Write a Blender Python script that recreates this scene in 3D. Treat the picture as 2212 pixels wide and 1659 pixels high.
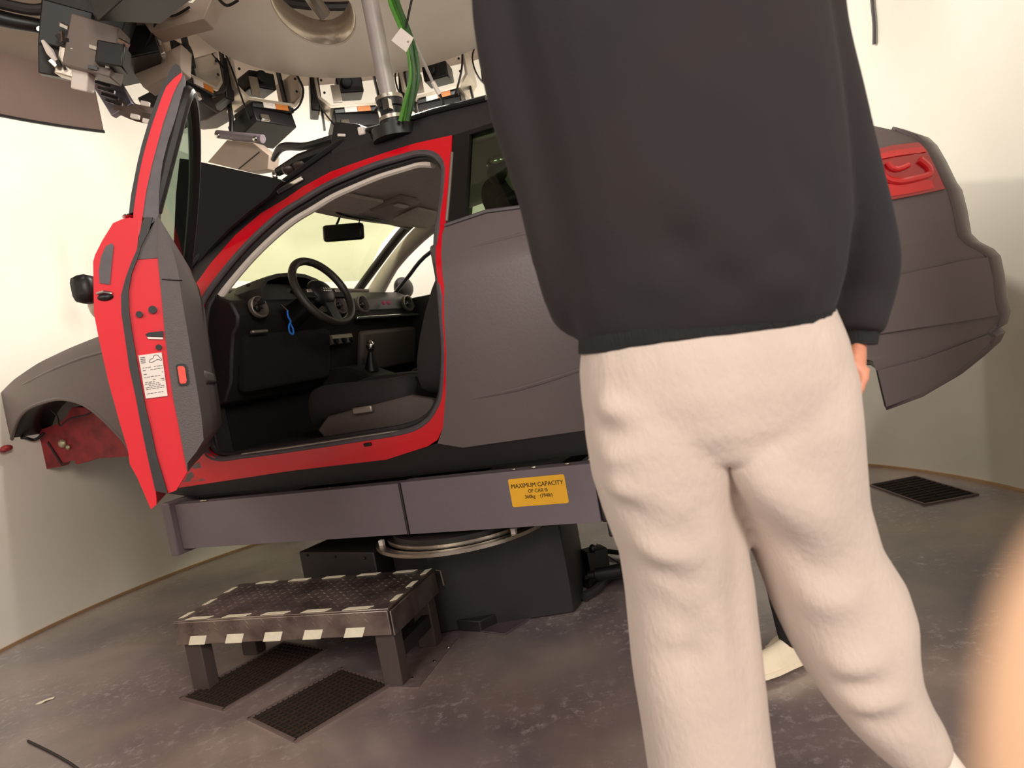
import bpy, bmesh, math, random
from mathutils import Vector, Matrix, noise
from mathutils.geometry import tessellate_polygon
random.seed(7)
S = bpy.context.scene
for o in list(bpy.data.objects): bpy.data.objects.remove(o)
COL = S.collection

# ---------------------------------------------------------------- camera
FPX, HC, SL, H = 1534.0, 740.0, 0.18, 1.1       # focal length in pixels, horizon row at centre, tilt, eye height
rho = math.atan(SL); pit = math.atan((829.5-HC)*math.cos(rho)/FPX)
CF = Vector((0, math.cos(pit), -math.sin(pit))); up0 = Vector((0, math.sin(pit), math.cos(pit))); r0 = Vector((1, 0, 0))
CR = math.cos(rho)*r0 - math.sin(rho)*up0; CU = math.sin(rho)*r0 + math.cos(rho)*up0
CAM = Vector((0, 0, H))
cd = bpy.data.cameras.new('camera'); cam = bpy.data.objects.new('camera', cd); COL.objects.link(cam)
cam.matrix_world = Matrix(((CR.x, CU.x, -CF.x, 0), (CR.y, CU.y, -CF.y, 0), (CR.z, CU.z, -CF.z, H), (0, 0, 0, 1)))
cd.sensor_width = 36; cd.lens = FPX/2212*36; cd.clip_start = .01
cd.dof.use_dof = True; cd.dof.focus_distance = 2.7; cd.dof.aperture_fstop = 4.4
S.camera = cam
S.view_settings.view_transform = 'Standard'; S.view_settings.look = 'None'
S.view_settings.exposure = 0.0; S.view_settings.gamma = 1.0; S.view_settings.use_curve_mapping = False

# ---------------------------------------------------------------- world and large lights
wd = bpy.data.worlds.new('hall'); S.world = wd; wd.use_nodes = True
wd.node_tree.nodes['Background'].inputs[0].default_value = (1, .93, .85, 1)
wd.node_tree.nodes['Background'].inputs[1].default_value = .6
def area(name, loc, target, sx, sy, power, col=(1, .93, .84)):
    l = bpy.data.lights.new(name, 'AREA'); l.shape = 'RECTANGLE'; l.size = sx; l.size_y = sy; l.energy = power; l.color = col
    o = bpy.data.objects.new(name, l); COL.objects.link(o); o.location = loc
    o.rotation_euler = (Vector(target)-Vector(loc)).to_track_quat('-Z', 'Y').to_euler(); return o
area('camera_side_fill', (-1.9, -1.0, 2.6), (-.5, 1.9, .6), 1.5, 1.1, 60)  # added fill from behind the camera, brightens trousers, step and left floor
area('camera_side_fill', (2.1, -2.3, 2.9), (-1.4, 3.4, .2), 1.6, 1.4, 170)  # second added fill, lifts the lower dome wall; no fixture modelled
RIGC = Vector((-.32, 3.3, 0)); DOMC = Vector((-.32, 3.11, 0)); DOMR = 2.574
def spot(loc, direction, power, ang=150, col=(1, .95, .86)):
    l = bpy.data.lights.new('projector_or_fill_spot', 'SPOT'); l.energy = power; l.spot_size = math.radians(ang); l.spot_blend = .35
    l.color = col; l.shadow_soft_size = .03
    o = bpy.data.objects.new('projector_or_fill_spot', l); COL.objects.link(o); o.location = loc
    o.rotation_euler = Vector(direction).to_track_quat('-Z', 'Y').to_euler(); return o
for k in range(7):
    a = math.radians(-38+43*k); d = Vector((math.cos(a), math.sin(a), 0))
    spot(RIGC+d*1.33+Vector((0, 0, 2.66)), d+Vector((0, 0, -.42)), 40)

# ---------------------------------------------------------------- pixel helpers: the photograph's rays met with real surfaces
def ray(u, v): return CF + (u-1106)/FPX*CR + (829.5-v)/FPX*CU
def W(u, v, Y): d = ray(u, v); return CAM + d*(Y/d.y)
def G(u, v, z=0): d = ray(u, v); return CAM + d*((z-H)/d.z)
FWD = Vector((-.91622, .40069, 0)); OUT = Vector((-.40069, -.91622, 0)); ORG = Vector((0, 2.55, 0))
CARM = Matrix(((FWD.x, OUT.x, 0, ORG.x), (FWD.y, OUT.y, 0, ORG.y), (0, 0, 1, 0), (0, 0, 0, 1)))
def toL(P): q = P-ORG; return Vector((q.dot(FWD), q.dot(OUT), q.z))
def L(u, v, y=0.0): d = ray(u, v); return toL(CAM + d*((y-(CAM-ORG).dot(OUT))/d.dot(OUT)))
def LX(u, v, x): d = ray(u, v); return toL(CAM + d*((x-(CAM-ORG).dot(FWD))/d.dot(FWD)))
def Yf(x, z):
    y = -.03*((z-1.15)/.4)**2 if z < 1.55 else -.03-(z-1.55)*.52
    if z > 1.43: y -= .34*(min(z, 1.56)-1.43)
    if x < -.7: y -= .30*((-x-.7)/.8)**2
    if x > 2.1: y -= .09*((min(x, 3.4)-2.1)/.8)**2
    return y
def B(u, v):
    y = -.05
    for i in range(30):
        p = L(u, v, y); y = .5*y+.5*Yf(p.x, p.z)
    return L(u, v, y)
def B2(u, v): p = B(u, v); return (p.x, p.z)

spot(W(813, 62, 3.45), (0, .1, -1), 75, 168)  # added fill spot tucked behind the pole, belongs to no projector

# ---------------------------------------------------------------- materials
def lin(c): return tuple((x/255/12.92 if x/255 <= .04045 else ((x/255+.055)/1.055)**2.4) for x in c)
MATS = {}
def M(name, rgb, rough=.6, metal=0, noise_amt=0, nscale=20, bump=0, bscale=60, coat=0, spec=.5, rgb2=None, emit=0, sheen=0, stretch=(1, 1, 1)):
    if name in MATS: return MATS[name]
    m = bpy.data.materials.new(name); m.use_nodes = True; nt = m.node_tree; b = nt.nodes['Principled BSDF']
    c = lin(rgb)+(1,); b.inputs['Base Color'].default_value = c
    b.inputs['Roughness'].default_value = rough; b.inputs['Metallic'].default_value = metal
    b.inputs['Specular IOR Level'].default_value = spec
    if coat: b.inputs['Coat Weight'].default_value = coat; b.inputs['Coat Roughness'].default_value = .08
    if sheen: b.inputs['Sheen Weight'].default_value = sheen
    tc = nt.nodes.new('ShaderNodeTexCoord'); mp = nt.nodes.new('ShaderNodeMapping'); mp.inputs['Scale'].default_value = stretch
    nt.links.new(tc.outputs['Object'], mp.inputs[0])
    n = nt.nodes.new('ShaderNodeTexNoise'); n.inputs['Scale'].default_value = nscale; n.inputs['Detail'].default_value = 6
    nt.links.new(mp.outputs[0], n.inputs['Vector'])
    c2 = lin(rgb2)+(1,) if rgb2 else tuple(min(1, x*(1-max(noise_amt, .06))) for x in c[:3])+(1,)
    r = nt.nodes.new('ShaderNodeValToRGB'); r.color_ramp.elements[0].position = .38; r.color_ramp.elements[1].position = .66
    r.color_ramp.elements[0].color = c; r.color_ramp.elements[1].color = c2
    nt.links.new(n.outputs['Fac'], r.inputs[0]); nt.links.new(r.outputs[0], b.inputs['Base Color'])
    if bump:
        n2 = nt.nodes.new('ShaderNodeTexNoise'); n2.inputs['Scale'].default_value = bscale; n2.inputs['Detail'].default_value = 4
        nt.links.new(mp.outputs[0], n2.inputs['Vector'])
        bp = nt.nodes.new('ShaderNodeBump'); bp.inputs['Strength'].default_value = bump; bp.inputs['Distance'].default_value = .01
        nt.links.new(n2.outputs['Fac'], bp.inputs['Height']); nt.links.new(bp.outputs[0], b.inputs['Normal'])
    if emit: b.inputs['Emission Color'].default_value = c; b.inputs['Emission Strength'].default_value = emit
    MATS[name] = m; return m
def glassmat(name, tint=(225, 235, 228), alpha=.12):
    m = bpy.data.materials.new(name); m.use_nodes = True; nt = m.node_tree
    for n in list(nt.nodes): nt.nodes.remove(n)
    o = nt.nodes.new('ShaderNodeOutputMaterial'); mx = nt.nodes.new('ShaderNodeMixShader')
    t = nt.nodes.new('ShaderNodeBsdfTransparent'); t.inputs[0].default_value = lin(tint)+(1,)
    g = nt.nodes.new('ShaderNodeBsdfGlossy'); g.inputs['Roughness'].default_value = .03
    mx.inputs[0].default_value = alpha
    nt.links.new(t.outputs[0], mx.inputs[1]); nt.links.new(g.outputs[0], mx.inputs[2]); nt.links.new(mx.outputs[0], o.inputs[0]); return m

WALL = M('dome_paint', (240, 235, 224), .75, 0, .03, 1.2, .12, 3, rgb2=(235, 229, 215), spec=.2)
BROWN = M('brown_soffit', (112, 92, 84), .8, 0, .1, 3)
CEIL = M('ceiling_paint', (140, 124, 112), .85, 0, .1, 2)
WRAP = M('matte_grey_wrap', (106, 94, 94), .37, 0, .05, 2.5, .05, 90, spec=.45)
RED = M('red_car_paint', (218, 6, 32), .28, 0, .06, 6, coat=.7)
REDM = M('dusty_red_metal', (158, 46, 52), .55, 0, .3, 14, .15, 40, rgb2=(120, 34, 42))
BLACK = M('black_trim', (20, 16, 17), .42, 0, .2, 18)
RUB = M('black_rubber', (44, 39, 40), .55, 0, .2, 30)
RUBG = M('grey_rubber_seal', (84, 76, 80), .45, 0, .2, 30)
TRIM = M('door_trim_plastic', (84, 74, 74), .55, 0, .06, 60, .25, 260)
TAUPE = M('taupe_headliner', (226, 212, 202), .85, 0, .06, 40, .1, 200)
DASH = M('dark_dashboard', (38, 33, 31), .5, 0, .1, 60, .2, 300)
DASH2 = M('grey_lower_dash', (96, 84, 80), .6, 0, .06, 60, .15, 300)
SEAT = M('dark_seat_fabric', (46, 39, 38), .8, 0, .1, 70, .3, 400)
CARPET = M('black_carpet', (16, 12, 12), .95, 0, .3, 90, .4, 300)
CHROME = M('chrome', (225, 222, 218), .12, 1, .04, 20)
STEEL = M('brushed_steel', (186, 176, 164), .32, 1, .12, 30, .08, 120)
MIRR = M('polished_metal_tray', (222, 208, 190), .28, .45, .12, 6)
ALU = M('satin_aluminium', (192, 182, 172), .42, .85, .08, 9)
PLATE = M('pale_grey_plate', (226, 214, 202), .45, .1, .07, 3)
PLAT = M('grey_platform_paint', (118, 106, 112), .48, 0, .08, 4, .06, 60)
PLATD = M('black_platform_paint', (38, 32, 31), .5, 0, .15, 6, .1, 40)
YEL = M('yellow_sticker', (250, 186, 44), .45, 0, .05, 9)
INK = M('dark_print', (58, 36, 12), .6)
WHT = M('white_label', (226, 214, 206), .5, 0, .05, 20)
TAPE = M('cream_tape', (246, 236, 212), .5, 0, .08, 40)
ORG_ = M('orange_label', (196, 112, 30), .5)
BLUE = M('blue_cord', (40, 120, 225), .5)
PINK = M('pink_fluff', (236, 110, 150), .9, bump=.6, bscale=300)
GREEN = M('green_cable', (76, 134, 44), .45, 0, .2, 30)
GREEN2 = M('dark_green_cable', (44, 84, 36), .45, 0, .2, 30)
TAIL = M('red_lamp_lens', (176, 26, 34), .18, 0, .05, 8, coat=.8)
TAILB = M('bright_red_reflector', (222, 34, 38), .25, 0, .05, 8, coat=.5)
TAILD = M('dark_red_lens', (112, 26, 30), .2, 0, .05, 8, coat=.8)
PIPE = M('grey_pipe', (168, 158, 156), .4, .3, .08, 12)
SWEAT = M('black_sweatshirt_fleece', (40, 32, 29), .95, 0, .25, 2.2, .08, 200, sheen=.02, rgb2=(31, 27, 33))
PANTS = M('beige_sweatpants_knit', (200, 182, 170), .95, 0, .09, 9, .22, 120, sheen=.15, stretch=(1, 1, .5))
SOCK = M('white_sock', (240, 226, 214), .9, 0, .05, 60, .4, 200)
SKIN = M('skin', (214, 142, 112), .5, 0, .08, 30, .1, 200)
SKINF = M('fingertip_skin', (255, 206, 168), .5, 0, .08, 60, .1, 300)
HAIR = M('dark_hair', (38, 28, 24), .6, 0, .3, 60, .6, 200)
DARKC = M('black_trousers', (26, 22, 26), .9, 0, .1, 20, .3, 120)
SHOEW = M('cream_sneaker', (232, 216, 190), .7, 0, .05, 30, .1, 100)
GLASS = glassmat('windscreen_glass', (238, 242, 226), .05)
GLASST = glassmat('tinted_glass', (196, 208, 192), .10)
GLASSD = glassmat('door_window_glass', (196, 208, 200), .12)
# ---------------------------------------------------------------- mesh helpers
class MB:
    def __init__(s): s.bm = bmesh.new()
    def _add(s, vs, fs, mat=None):
        V = [s.bm.verts.new(mat @ Vector(v) if mat else Vector(v)) for v in vs]
        for f in fs:
            try: s.bm.faces.new([V[i] for i in f])
            except ValueError: pass
        return s
    def box(s, c, d, rot=None, M4=None):
        x, y, z = (q/2 for q in d)
        vs = [(a, b, e) for a in (-x, x) for b in (-y, y) for e in (-z, z)]
        m = Matrix.Translation(Vector(c))
        if rot: m = m @ (Matrix.Rotation(rot[2], 4, 'Z') @ Matrix.Rotation(rot[1], 4, 'Y') @ Matrix.Rotation(rot[0], 4, 'X'))
        if M4: m = M4 @ m
        return s._add(vs, [(0, 1, 3, 2), (4, 6, 7, 5), (0, 4, 5, 1), (2, 3, 7, 6), (0, 2, 6, 4), (1, 5, 7, 3)], m)
    def beam(s, a, b, w, h, up=(0, 0, 1)):
        a, b = Vector(a), Vector(b); d = b-a; x = d.normalized(); y = Vector(up).cross(x).normalized(); z = x.cross(y)
        m = Matrix(((x.x, y.x, z.x, 0), (x.y, y.y, z.y, 0), (x.z, y.z, z.z, 0), (0, 0, 0, 1))); m.translation = (a+b)/2
        return s.box((0, 0, 0), (d.length, w, h), None, m)
    def rings(s, R, close=True, caps=True):
        n = len(R[0]); V = [[s.bm.verts.new(Vector(p)) for p in r] for r in R]
        for i in range(len(R)-1):
            for j in range(n if close else n-1):
                k = (j+1) % n; s.bm.faces.new((V[i][j], V[i][k], V[i+1][k], V[i+1][j]))
        if caps and close: s.bm.faces.new(V[0][::-1]); s.bm.faces.new(V[-1])
        return s
    def tube(s, pts, r, n=10, closed=False, flat=1.0, up=None):
        P = [Vector(p) for p in pts]; rr = list(r) if isinstance(r, (list, tuple)) else [r]*len(P)
        if len(rr) != len(P):
            q = [k*(len(rr)-1)/(len(P)-1) for k in range(len(P))]; rr = [rr[int(a)]+(rr[min(int(a)+1, len(rr)-1)]-rr[int(a)])*(a-int(a)) for a in q]
        R = []; pu = None
        for i, p in enumerate(P):
            a = P[i-1] if (i or closed) else P[0]; b = P[(i+1) % len(P)] if (i < len(P)-1 or closed) else P[-1]
            t = (b-a).normalized()
            if pu is None:
                ref = Vector(up) if up else (Vector((0, 0, 1)) if abs(t.z) < .9 else Vector((1, 0, 0)))
            else: ref = pu
            x = (ref-t*ref.dot(t)).normalized(); pu = x; y = t.cross(x)
            R.append([p+x*rr[i]*flat*math.cos(2*math.pi*k/n)+y*rr[i]*math.sin(2*math.pi*k/n) for k in range(n)])
        if closed:
            R.append(R[0]); 
            s.rings(R, True, False); bmesh.ops.remove_doubles(s.bm, verts=s.bm.verts, dist=1e-6)
        else: s.rings(R)
        return s
    def ball(s, c, r, seg=14, m4=None):
        r = (r, r, r) if not isinstance(r, (tuple, list)) else r
        R = []
        for i in range(1, seg//2+2):
            th = math.pi*(i-.5)/(seg//2+1)
            R.append([Vector((c[0]+r[0]*math.sin(th)*math.cos(2*math.pi*k/seg), c[1]+r[1]*math.sin(th)*math.sin(2*math.pi*k/seg), c[2]+r[2]*math.cos(th))) for k in range(seg)])
        if m4: R = [[m4 @ p for p in q] for q in R]
        return s.rings(R)
    def cyl(s, a, b, r, r2=None, n=24): return s.tube([a, b], [r, r2 if r2 is not None else r], n)
    def lathe(s, prof, c=(0, 0, 0), axis=(0, 0, 1), n=40):
        q = Vector((0, 0, 1)).rotation_difference(Vector(axis)); R = []
        for (r, h) in prof: R.append([Vector(c)+q @ Vector((r*math.cos(2*math.pi*k/n), r*math.sin(2*math.pi*k/n), h)) for k in range(n)])
        return s.rings(R, True, True)
    def prism(s, poly, f, a, b):      # poly 2D list, f(p,t)->3D
        n = len(poly); A = [s.bm.verts.new(f(p, a)) for p in poly]; Bv = [s.bm.verts.new(f(p, b)) for p in poly]
        for i in range(n): s.bm.faces.new((A[i], A[(i+1) % n], Bv[(i+1) % n], Bv[i]))
        tri = tessellate_polygon([[Vector((p[0], p[1], 0)) for p in poly]])
        for t in tri:
            s.bm.faces.new([A[i] for i in t]); s.bm.faces.new([Bv[i] for i in t][::-1])
        return s
    def build(s, name, mat, parent=None, smooth=True, ang=35, bevel=0):
        bmesh.ops.recalc_face_normals(s.bm, faces=s.bm.faces)
        me = bpy.data.meshes.new(name); s.bm.to_mesh(me); s.bm.free()
        return link(name, me, mat, parent, smooth, ang, bevel)
def link(name, me, mat, parent=None, smooth=True, ang=35, bevel=0):
    o = bpy.data.objects.new(name, me); COL.objects.link(o)
    if mat: me.materials.append(mat)
    if smooth:
        me.polygons.foreach_set('use_smooth', [True]*len(me.polygons)); me.set_sharp_from_angle(angle=math.radians(ang))
    if parent: o.parent = parent
    if bevel:
        b = o.modifiers.new('bevel', 'BEVEL'); b.width = bevel; b.segments = 2; b.limit_method = 'ANGLE'; b.angle_limit = math.radians(40)
    return o
def thing(name, label, cat, loc=(0, 0, 0), rotz=0, group=None, mat=None):
    o = bpy.data.objects.new(name, None); COL.objects.link(o); o.empty_display_size = .1
    if mat: o.matrix_world = mat
    else: o.location = loc; o.rotation_euler = (0, 0, rotz)
    return tag(o, label, cat, group)
def tag(o, label, cat, group=None):
    o['label'] = label; o['category'] = cat
    if group: o['group'] = group
    return o
def struct(o): o['kind'] = 'structure'; return o
def smooth_curve(P, n=6, closed=False):
    P = [Vector(p) if len(p) == 3 else Vector((p[0], p[1], 0)) for p in P]; out = []; N = len(P)
    for i in range(N if closed else N-1):
        g = (lambda k: P[k % N]) if closed else (lambda k: P[max(0, min(N-1, k))])
        a, b, c, d = g(i-1), g(i), g(i+1), g(i+2)
        for k in range(n):
            t = k/n; out.append(.5*((2*b)+(c-a)*t+(2*a-5*b+4*c-d)*t*t+(3*b-a-3*c+d)*t**3))
    if not closed: out.append(P[-1])
    return out
def panel(name, outline, mat, parent, holes=(), th=.012, yf=Yf, dy=0.0, step=.07, side=1, ymid=-.885, smooth=True):
    """sheet with the given side-view outline (x, z), bent to the body surface y = yf(x, z)"""
    polys = [[Vector((p[0], 0, p[1])) for p in outline]]+[[Vector((p[0], 0, p[1])) for p in h] for h in holes]
    flat = [v for pl in polys for v in pl]
    bm = bmesh.new(); V = [bm.verts.new(v) for v in flat]
    for t in tessellate_polygon([[Vector((v.x, v.z, 0)) for v in pl] for pl in polys]):
        try: bm.faces.new([V[i] for i in t])
        except ValueError: pass
    xs = [v.x for v in flat]; zs = [v.z for v in flat]
    for ax, lo, hi in ((0, min(xs), max(xs)), (2, min(zs), max(zs))):
        q = lo+step
        while q < hi:
            co = [0, 0, 0]; co[ax] = q; no = [0, 0, 0]; no[ax] = 1
            bmesh.ops.bisect_plane(bm, geom=bm.verts[:]+bm.edges[:]+bm.faces[:], plane_co=co, plane_no=no); q += step
    for v in bm.verts: v.co.y = yf(v.co.x, v.co.z)+dy
    for f in bm.faces:
        f.normal_update()
        if f.normal.y < 0: f.normal_flip()
    bm.normal_update()
    r = bmesh.ops.duplicate(bm, geom=bm.faces[:]); nf = [g for g in r['geom'] if isinstance(g, bmesh.types.BMFace)]
    nv = {v for f in nf for v in f.verts}
    edges = [e for e in bm.edges if len(e.link_faces) == 1 and e.verts[0] not in nv]
    mp = r['vert_map']
    for v in nv: v.co.y -= th
    for f in nf: f.normal_flip()
    for e in edges:
        a, b = e.verts
        try: bm.faces.new((a, b, mp[b], mp[a]))
        except Exception: pass
    if side < 0:
        for v in bm.verts: v.co.y = 2*ymid-v.co.y
    bmesh.ops.recalc_face_normals(bm, faces=bm.faces)
    me = bpy.data.meshes.new(name); bm.to_mesh(me); bm.free()
    return link(name, me, mat, parent, smooth, 40)
def P2(*uv): return [B2(*q) for q in uv]
def text(body, size, mat, M4, parent, name='lettering', ext=.0006, align='CENTER', sx=1):
    c = bpy.data.curves.new(name, 'FONT'); c.body = body; c.size = size; c.extrude = ext; c.align_x = align; c.align_y = 'CENTER'
    o = bpy.data.objects.new(name, c); COL.objects.link(o)
    me = bpy.data.meshes.new_from_object(o.evaluated_get(bpy.context.evaluated_depsgraph_get())); bpy.data.objects.remove(o)
    me.name = name; me.materials.clear(); me.transform(Matrix.Scale(sx, 4, (1, 0, 0))); me.transform(M4)
    return link(name, me, mat, parent, False)
def remesh(o, vox, sm=0):
    m = o.modifiers.new('r', 'REMESH'); m.mode = 'VOXEL'; m.voxel_size = vox; m.use_smooth_shade = True
    if sm: s_ = o.modifiers.new('s', 'SMOOTH'); s_.iterations = sm; s_.factor = .5
    me = bpy.data.meshes.new_from_object(o.evaluated_get(bpy.context.evaluated_depsgraph_get()))
    mats = list(o.data.materials); o.modifiers.clear(); o.data = me; me.materials.clear()
    for q in mats: me.materials.append(q)
    me.polygons.foreach_set('use_smooth', [True]*len(me.polygons)); return o

#@@SETTING
# ================================================================ SETTING
fm = M('floor_epoxy', (116, 98, 96), .42)
nt = fm.node_tree; bs = nt.nodes['Principled BSDF']
tc = nt.nodes.new('ShaderNodeTexCoord')
n1 = nt.nodes.new('ShaderNodeTexNoise'); n1.inputs['Scale'].default_value = 1.6; n1.inputs['Detail'].default_value = 5
n2 = nt.nodes.new('ShaderNodeTexNoise'); n2.inputs['Scale'].default_value = 26; n2.inputs['Detail'].default_value = 12; n2.inputs['Roughness'].default_value = .75
for n in (n1, n2): nt.links.new(tc.outputs['Object'], n.inputs['Vector'])
r1 = nt.nodes.new('ShaderNodeValToRGB'); r1.color_ramp.elements[0].position = .36; r1.color_ramp.elements[1].position = .64
r1.color_ramp.elements[0].color = lin((106, 92, 98))+(1,); r1.color_ramp.elements[1].color = lin((156, 138, 130))+(1,)
r2 = nt.nodes.new('ShaderNodeValToRGB'); r2.color_ramp.elements[0].position = .52; r2.color_ramp.elements[1].position = .68
r2.color_ramp.elements[0].color = (0, 0, 0, 1); r2.color_ramp.elements[1].color = (1, 1, 1, 1)
vm = nt.nodes.new('ShaderNodeMath'); vm.operation = 'MULTIPLY'
r3 = nt.nodes.new('ShaderNodeValToRGB'); r3.color_ramp.elements[0].position = .40; r3.color_ramp.elements[1].position = .6
n3 = nt.nodes.new('ShaderNodeTexNoise'); n3.inputs['Scale'].default_value = 2.3; nt.links.new(tc.outputs['Object'], n3.inputs['Vector'])
nt.links.new(n3.outputs['Fac'], r3.inputs[0]); nt.links.new(n1.outputs['Fac'], r1.inputs[0]); nt.links.new(n2.outputs['Fac'], r2.inputs[0])
nt.links.new(r2.outputs[0], vm.inputs[0]); nt.links.new(r3.outputs[0], vm.inputs[1])
mx = nt.nodes.new('ShaderNodeMix'); mx.data_type = 'RGBA'; nt.links.new(vm.outputs[0], mx.inputs[0]); nt.links.new(r1.outputs[0], mx.inputs[6]); mx.inputs[7].default_value = lin((196, 182, 182))+(1,)
nt.links.new(mx.outputs[2], bs.inputs['Base Color'])
rr = nt.nodes.new('ShaderNodeMapRange'); rr.inputs[3].default_value = .20; rr.inputs[4].default_value = .48; nt.links.new(n2.outputs['Fac'], rr.inputs[0]); nt.links.new(rr.outputs[0], bs.inputs['Roughness'])
bs.inputs['Coat Weight'].default_value = 1; bs.inputs['Coat Roughness'].default_value = .24; bs.inputs['Coat IOR'].default_value = 1.85
bp = nt.nodes.new('ShaderNodeBump'); bp.inputs['Strength'].default_value = .12; bp.inputs['Distance'].default_value = .004
nt.links.new(n2.outputs['Fac'], bp.inputs['Height']); nt.links.new(bp.outputs[0], bs.inputs['Normal'])
mb = MB(); mb.box((-.2, 2.2, -.05), (9, 9.6, .1)); struct(mb.build('floor', fm, smooth=False))
mb = MB()
def arc(R, z, a0, a1, n=90): return [DOMC+Vector((R*math.cos(math.radians(a0+(a1-a0)*k/n)), R*math.sin(math.radians(a0+(a1-a0)*k/n)), z)) for k in range(n+1)]
def shell(mb, R, th, z0, z1, a0, a1):
    mb.rings([arc(R, z0, a0, a1), arc(R, z1, a0, a1), arc(R+th, z1, a0, a1), arc(R+th, z0, a0, a1), arc(R, z0, a0, a1)], False, False)
    return mb
A0, A1 = -48, 240
shell(mb, DOMR, .05, 0, 3.3, A0, 141); shell(mb, DOMR, .05, 0, 2.91, 141, A1)
struct(mb.build('wall_back', WALL, ang=50))
mb = MB(); shell(mb, DOMR+.004, .05, 2.922, 3.3, 141, A1); struct(mb.build('wall_left', BROWN, ang=50))
mb = MB(); shell(mb, DOMR-.012, .03, 2.906, 2.922, 141, A1); struct(mb.build('trim_1', BLACK))
mb = MB(); shell(mb, DOMR-.012, .012, 0, .012, A0, A1); struct(mb.build('baseboard_back', M('brass_edge', (196, 160, 120), .4, .5)))
mb = MB(); mb.box((-.2, 2.9, 3.35), (6.4, 6.6, .1)); struct(mb.build('ceiling', CEIL, smooth=False))
#@@SETTINGEND
# ================================================================ CAR CAB
car = thing('car', 'matt grey wrapped car cab with red door frame, its front door open, on a platform', 'car', mat=CARM)
YM = -.885
def mir(p): return Vector((p[0], 2*YM-p[1], p[2]))
# --- red door aperture
outer_px = [(400, 660), (410, 631), (454, 570), (508, 508), (563, 461), (617, 429), (653, 404), (714, 371), (775, 349), (837, 328), (898, 309), (976, 292),
            (975, 328), (969, 410), (963, 481), (955, 506), (960, 620), (959, 682), (964, 762), (963, 852), (957, 924), (945, 950), (924, 964), (834, 993), (730, 1005), (622, 1018), (385, 1054), (375, 980), (385, 800)]
inner_px = [(424, 680), (440, 640), (470, 598), (513, 546), (560, 498), (606, 459), (652, 430), (698, 402), (744, 381), (806, 356), (867, 338), (898, 330), (929, 331), (948, 343), (957, 366),
            (954, 420), (947, 470), (942, 520), (948, 620), (952, 682), (957, 762), (953, 845), (942, 881), (917, 914), (870, 935), (762, 953), (617, 975), (519, 988), (472, 993), (440, 975), (426, 900), (420, 780)]
panel('door_frame', P2(*outer_px), RED, car, [P2(*inner_px)], th=.05)
IN3 = [B(*q) for q in inner_px]
# rubber seal following the opening
mb = MB(); mb.tube([p+Vector((0, -.012, 0)) for p in smooth_curve(IN3, 4, True)], .014, 10, True); seal = mb.build('door_seal', RUBG, car)
cen = sum(IN3, Vector())/len(IN3)
def inset(p, k): q = p+(cen-p).normalized()*k; return Vector((q.x, p.y, q.z))
mb = MB(); mb.tube([inset(p, .020)+Vector((0, -.04, 0)) for p in smooth_curve(IN3, 4, True)], .014, 8, True); mb.build('inner_seal', RUB, car)
# sill plate strip
a, b = B(519, 985), B(870, 934)
mb = MB(); mb.beam(a+Vector((0, -.03, .004)), b+Vector((0, -.03, .004)), .05, .012); mb.build('sill_plate', ALU, car, bevel=.003)
p = B(795, 960); mb = MB(); mb.box((p.x, p.y+.003, p.z), (.035, .01, .014)); mb.build('sill_plug', BLACK, car, bevel=.004)
# black skirt under the doors
sk = P2((385, 1054), (622, 1018), (834, 993), (924, 964), (945, 958), (1000, 967), (1262, 930))+[(-.30, .80), (-.30, .665), (-.25, .66), (.6, .655), (1.75, .66), (1.9, .69), (1.9, .72)]
panel('side_skirt', sk, BLACK, car, dy=-.012, th=.04)
# grey rear quarter
UP = [B(*q) for q in [(400, 597), (450, 533), (495, 487), (540, 450), (581, 420), (610, 398), (655, 366), (712, 326), (775, 290), (875, 263), (938, 243), (1052, 215)]]
roofz = UP[-1].z
rear_px = [(1861, 266), (1925, 280), (1975, 297), (1992, 313), (2012, 348), (2035, 395), (2047, 412), (2058, 455), (2068, 510), (2088, 530), (2120, 546), (2134, 560), (2142, 600), (2147, 650), (2156, 680), (2149, 705),
           (2133, 716), (2144, 728), (2135, 745), (2100, 776), (2050, 816), (1990, 851), (1912, 880), (1902, 840), (1893, 800), (1885, 780), (1868, 775)]
RP = P2(*rear_px)
q0 = [(p.x, p.z) for p in (B(963, 484), B(955, 506), B(960, 620), B(959, 682), B(964, 762), B(963, 852), B(957, 924), B(945, 958), B(1000, 967), B(1262, 930))]
arch = [(-.26, .80)]+[(-.66+.40*math.cos(math.radians(a)), .80+.40*math.sin(math.radians(a))) for a in range(0, 181, 15)][1:-1]+[(-1.07, .86)]
zt = roofz-.02
C0 = [(RP[0][0]+.1, RP[0][1]+.10), (-.95, zt-.17), (-.7, zt-.08)]
beltp = P2((1130, 446), (1052, 456))
win_rear = [(-.62, beltp[0][1]+.03), (-.72, beltp[0][1]+.08)]
win_top = [(-.62, zt-.12), (-.3, zt-.065), (P2((1072, 272))[0])]
outl = q0+arch+RP[::-1]+C0+[(-.3, zt-.035)]+[P2((1072, 262))[0], P2((978, 290))[0]]
wind = [P2((1004, 478))[0], P2((1052, 461))[0], beltp[0]]+win_rear+win_top+[P2((1014, 290))[0]]
outl = [q for q in outl]
panel('rear_quarter_panel', q0+arch+RP[::-1]+C0+[(-.62, zt-.06), (-.62, zt-.12), (-.72, beltp[0][1]+.08), (-.62, beltp[0][1]+.03), beltp[0], P2((1052, 456))[0]], WRAP, car, th=.03)
panel('window_surround', [P2((963, 484))[0], P2((965, 470))[0], P2((978, 292))[0], P2((1072, 262))[0], (-.3, zt-.035), (-.62, zt-.06), (-.62, zt-.12)]+[(-.72, beltp[0][1]+.08), (-.62, beltp[0][1]+.03), beltp[0], P2((1052, 455))[0]], BLACK, car, [wind], th=.03, dy=-.002)
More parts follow.
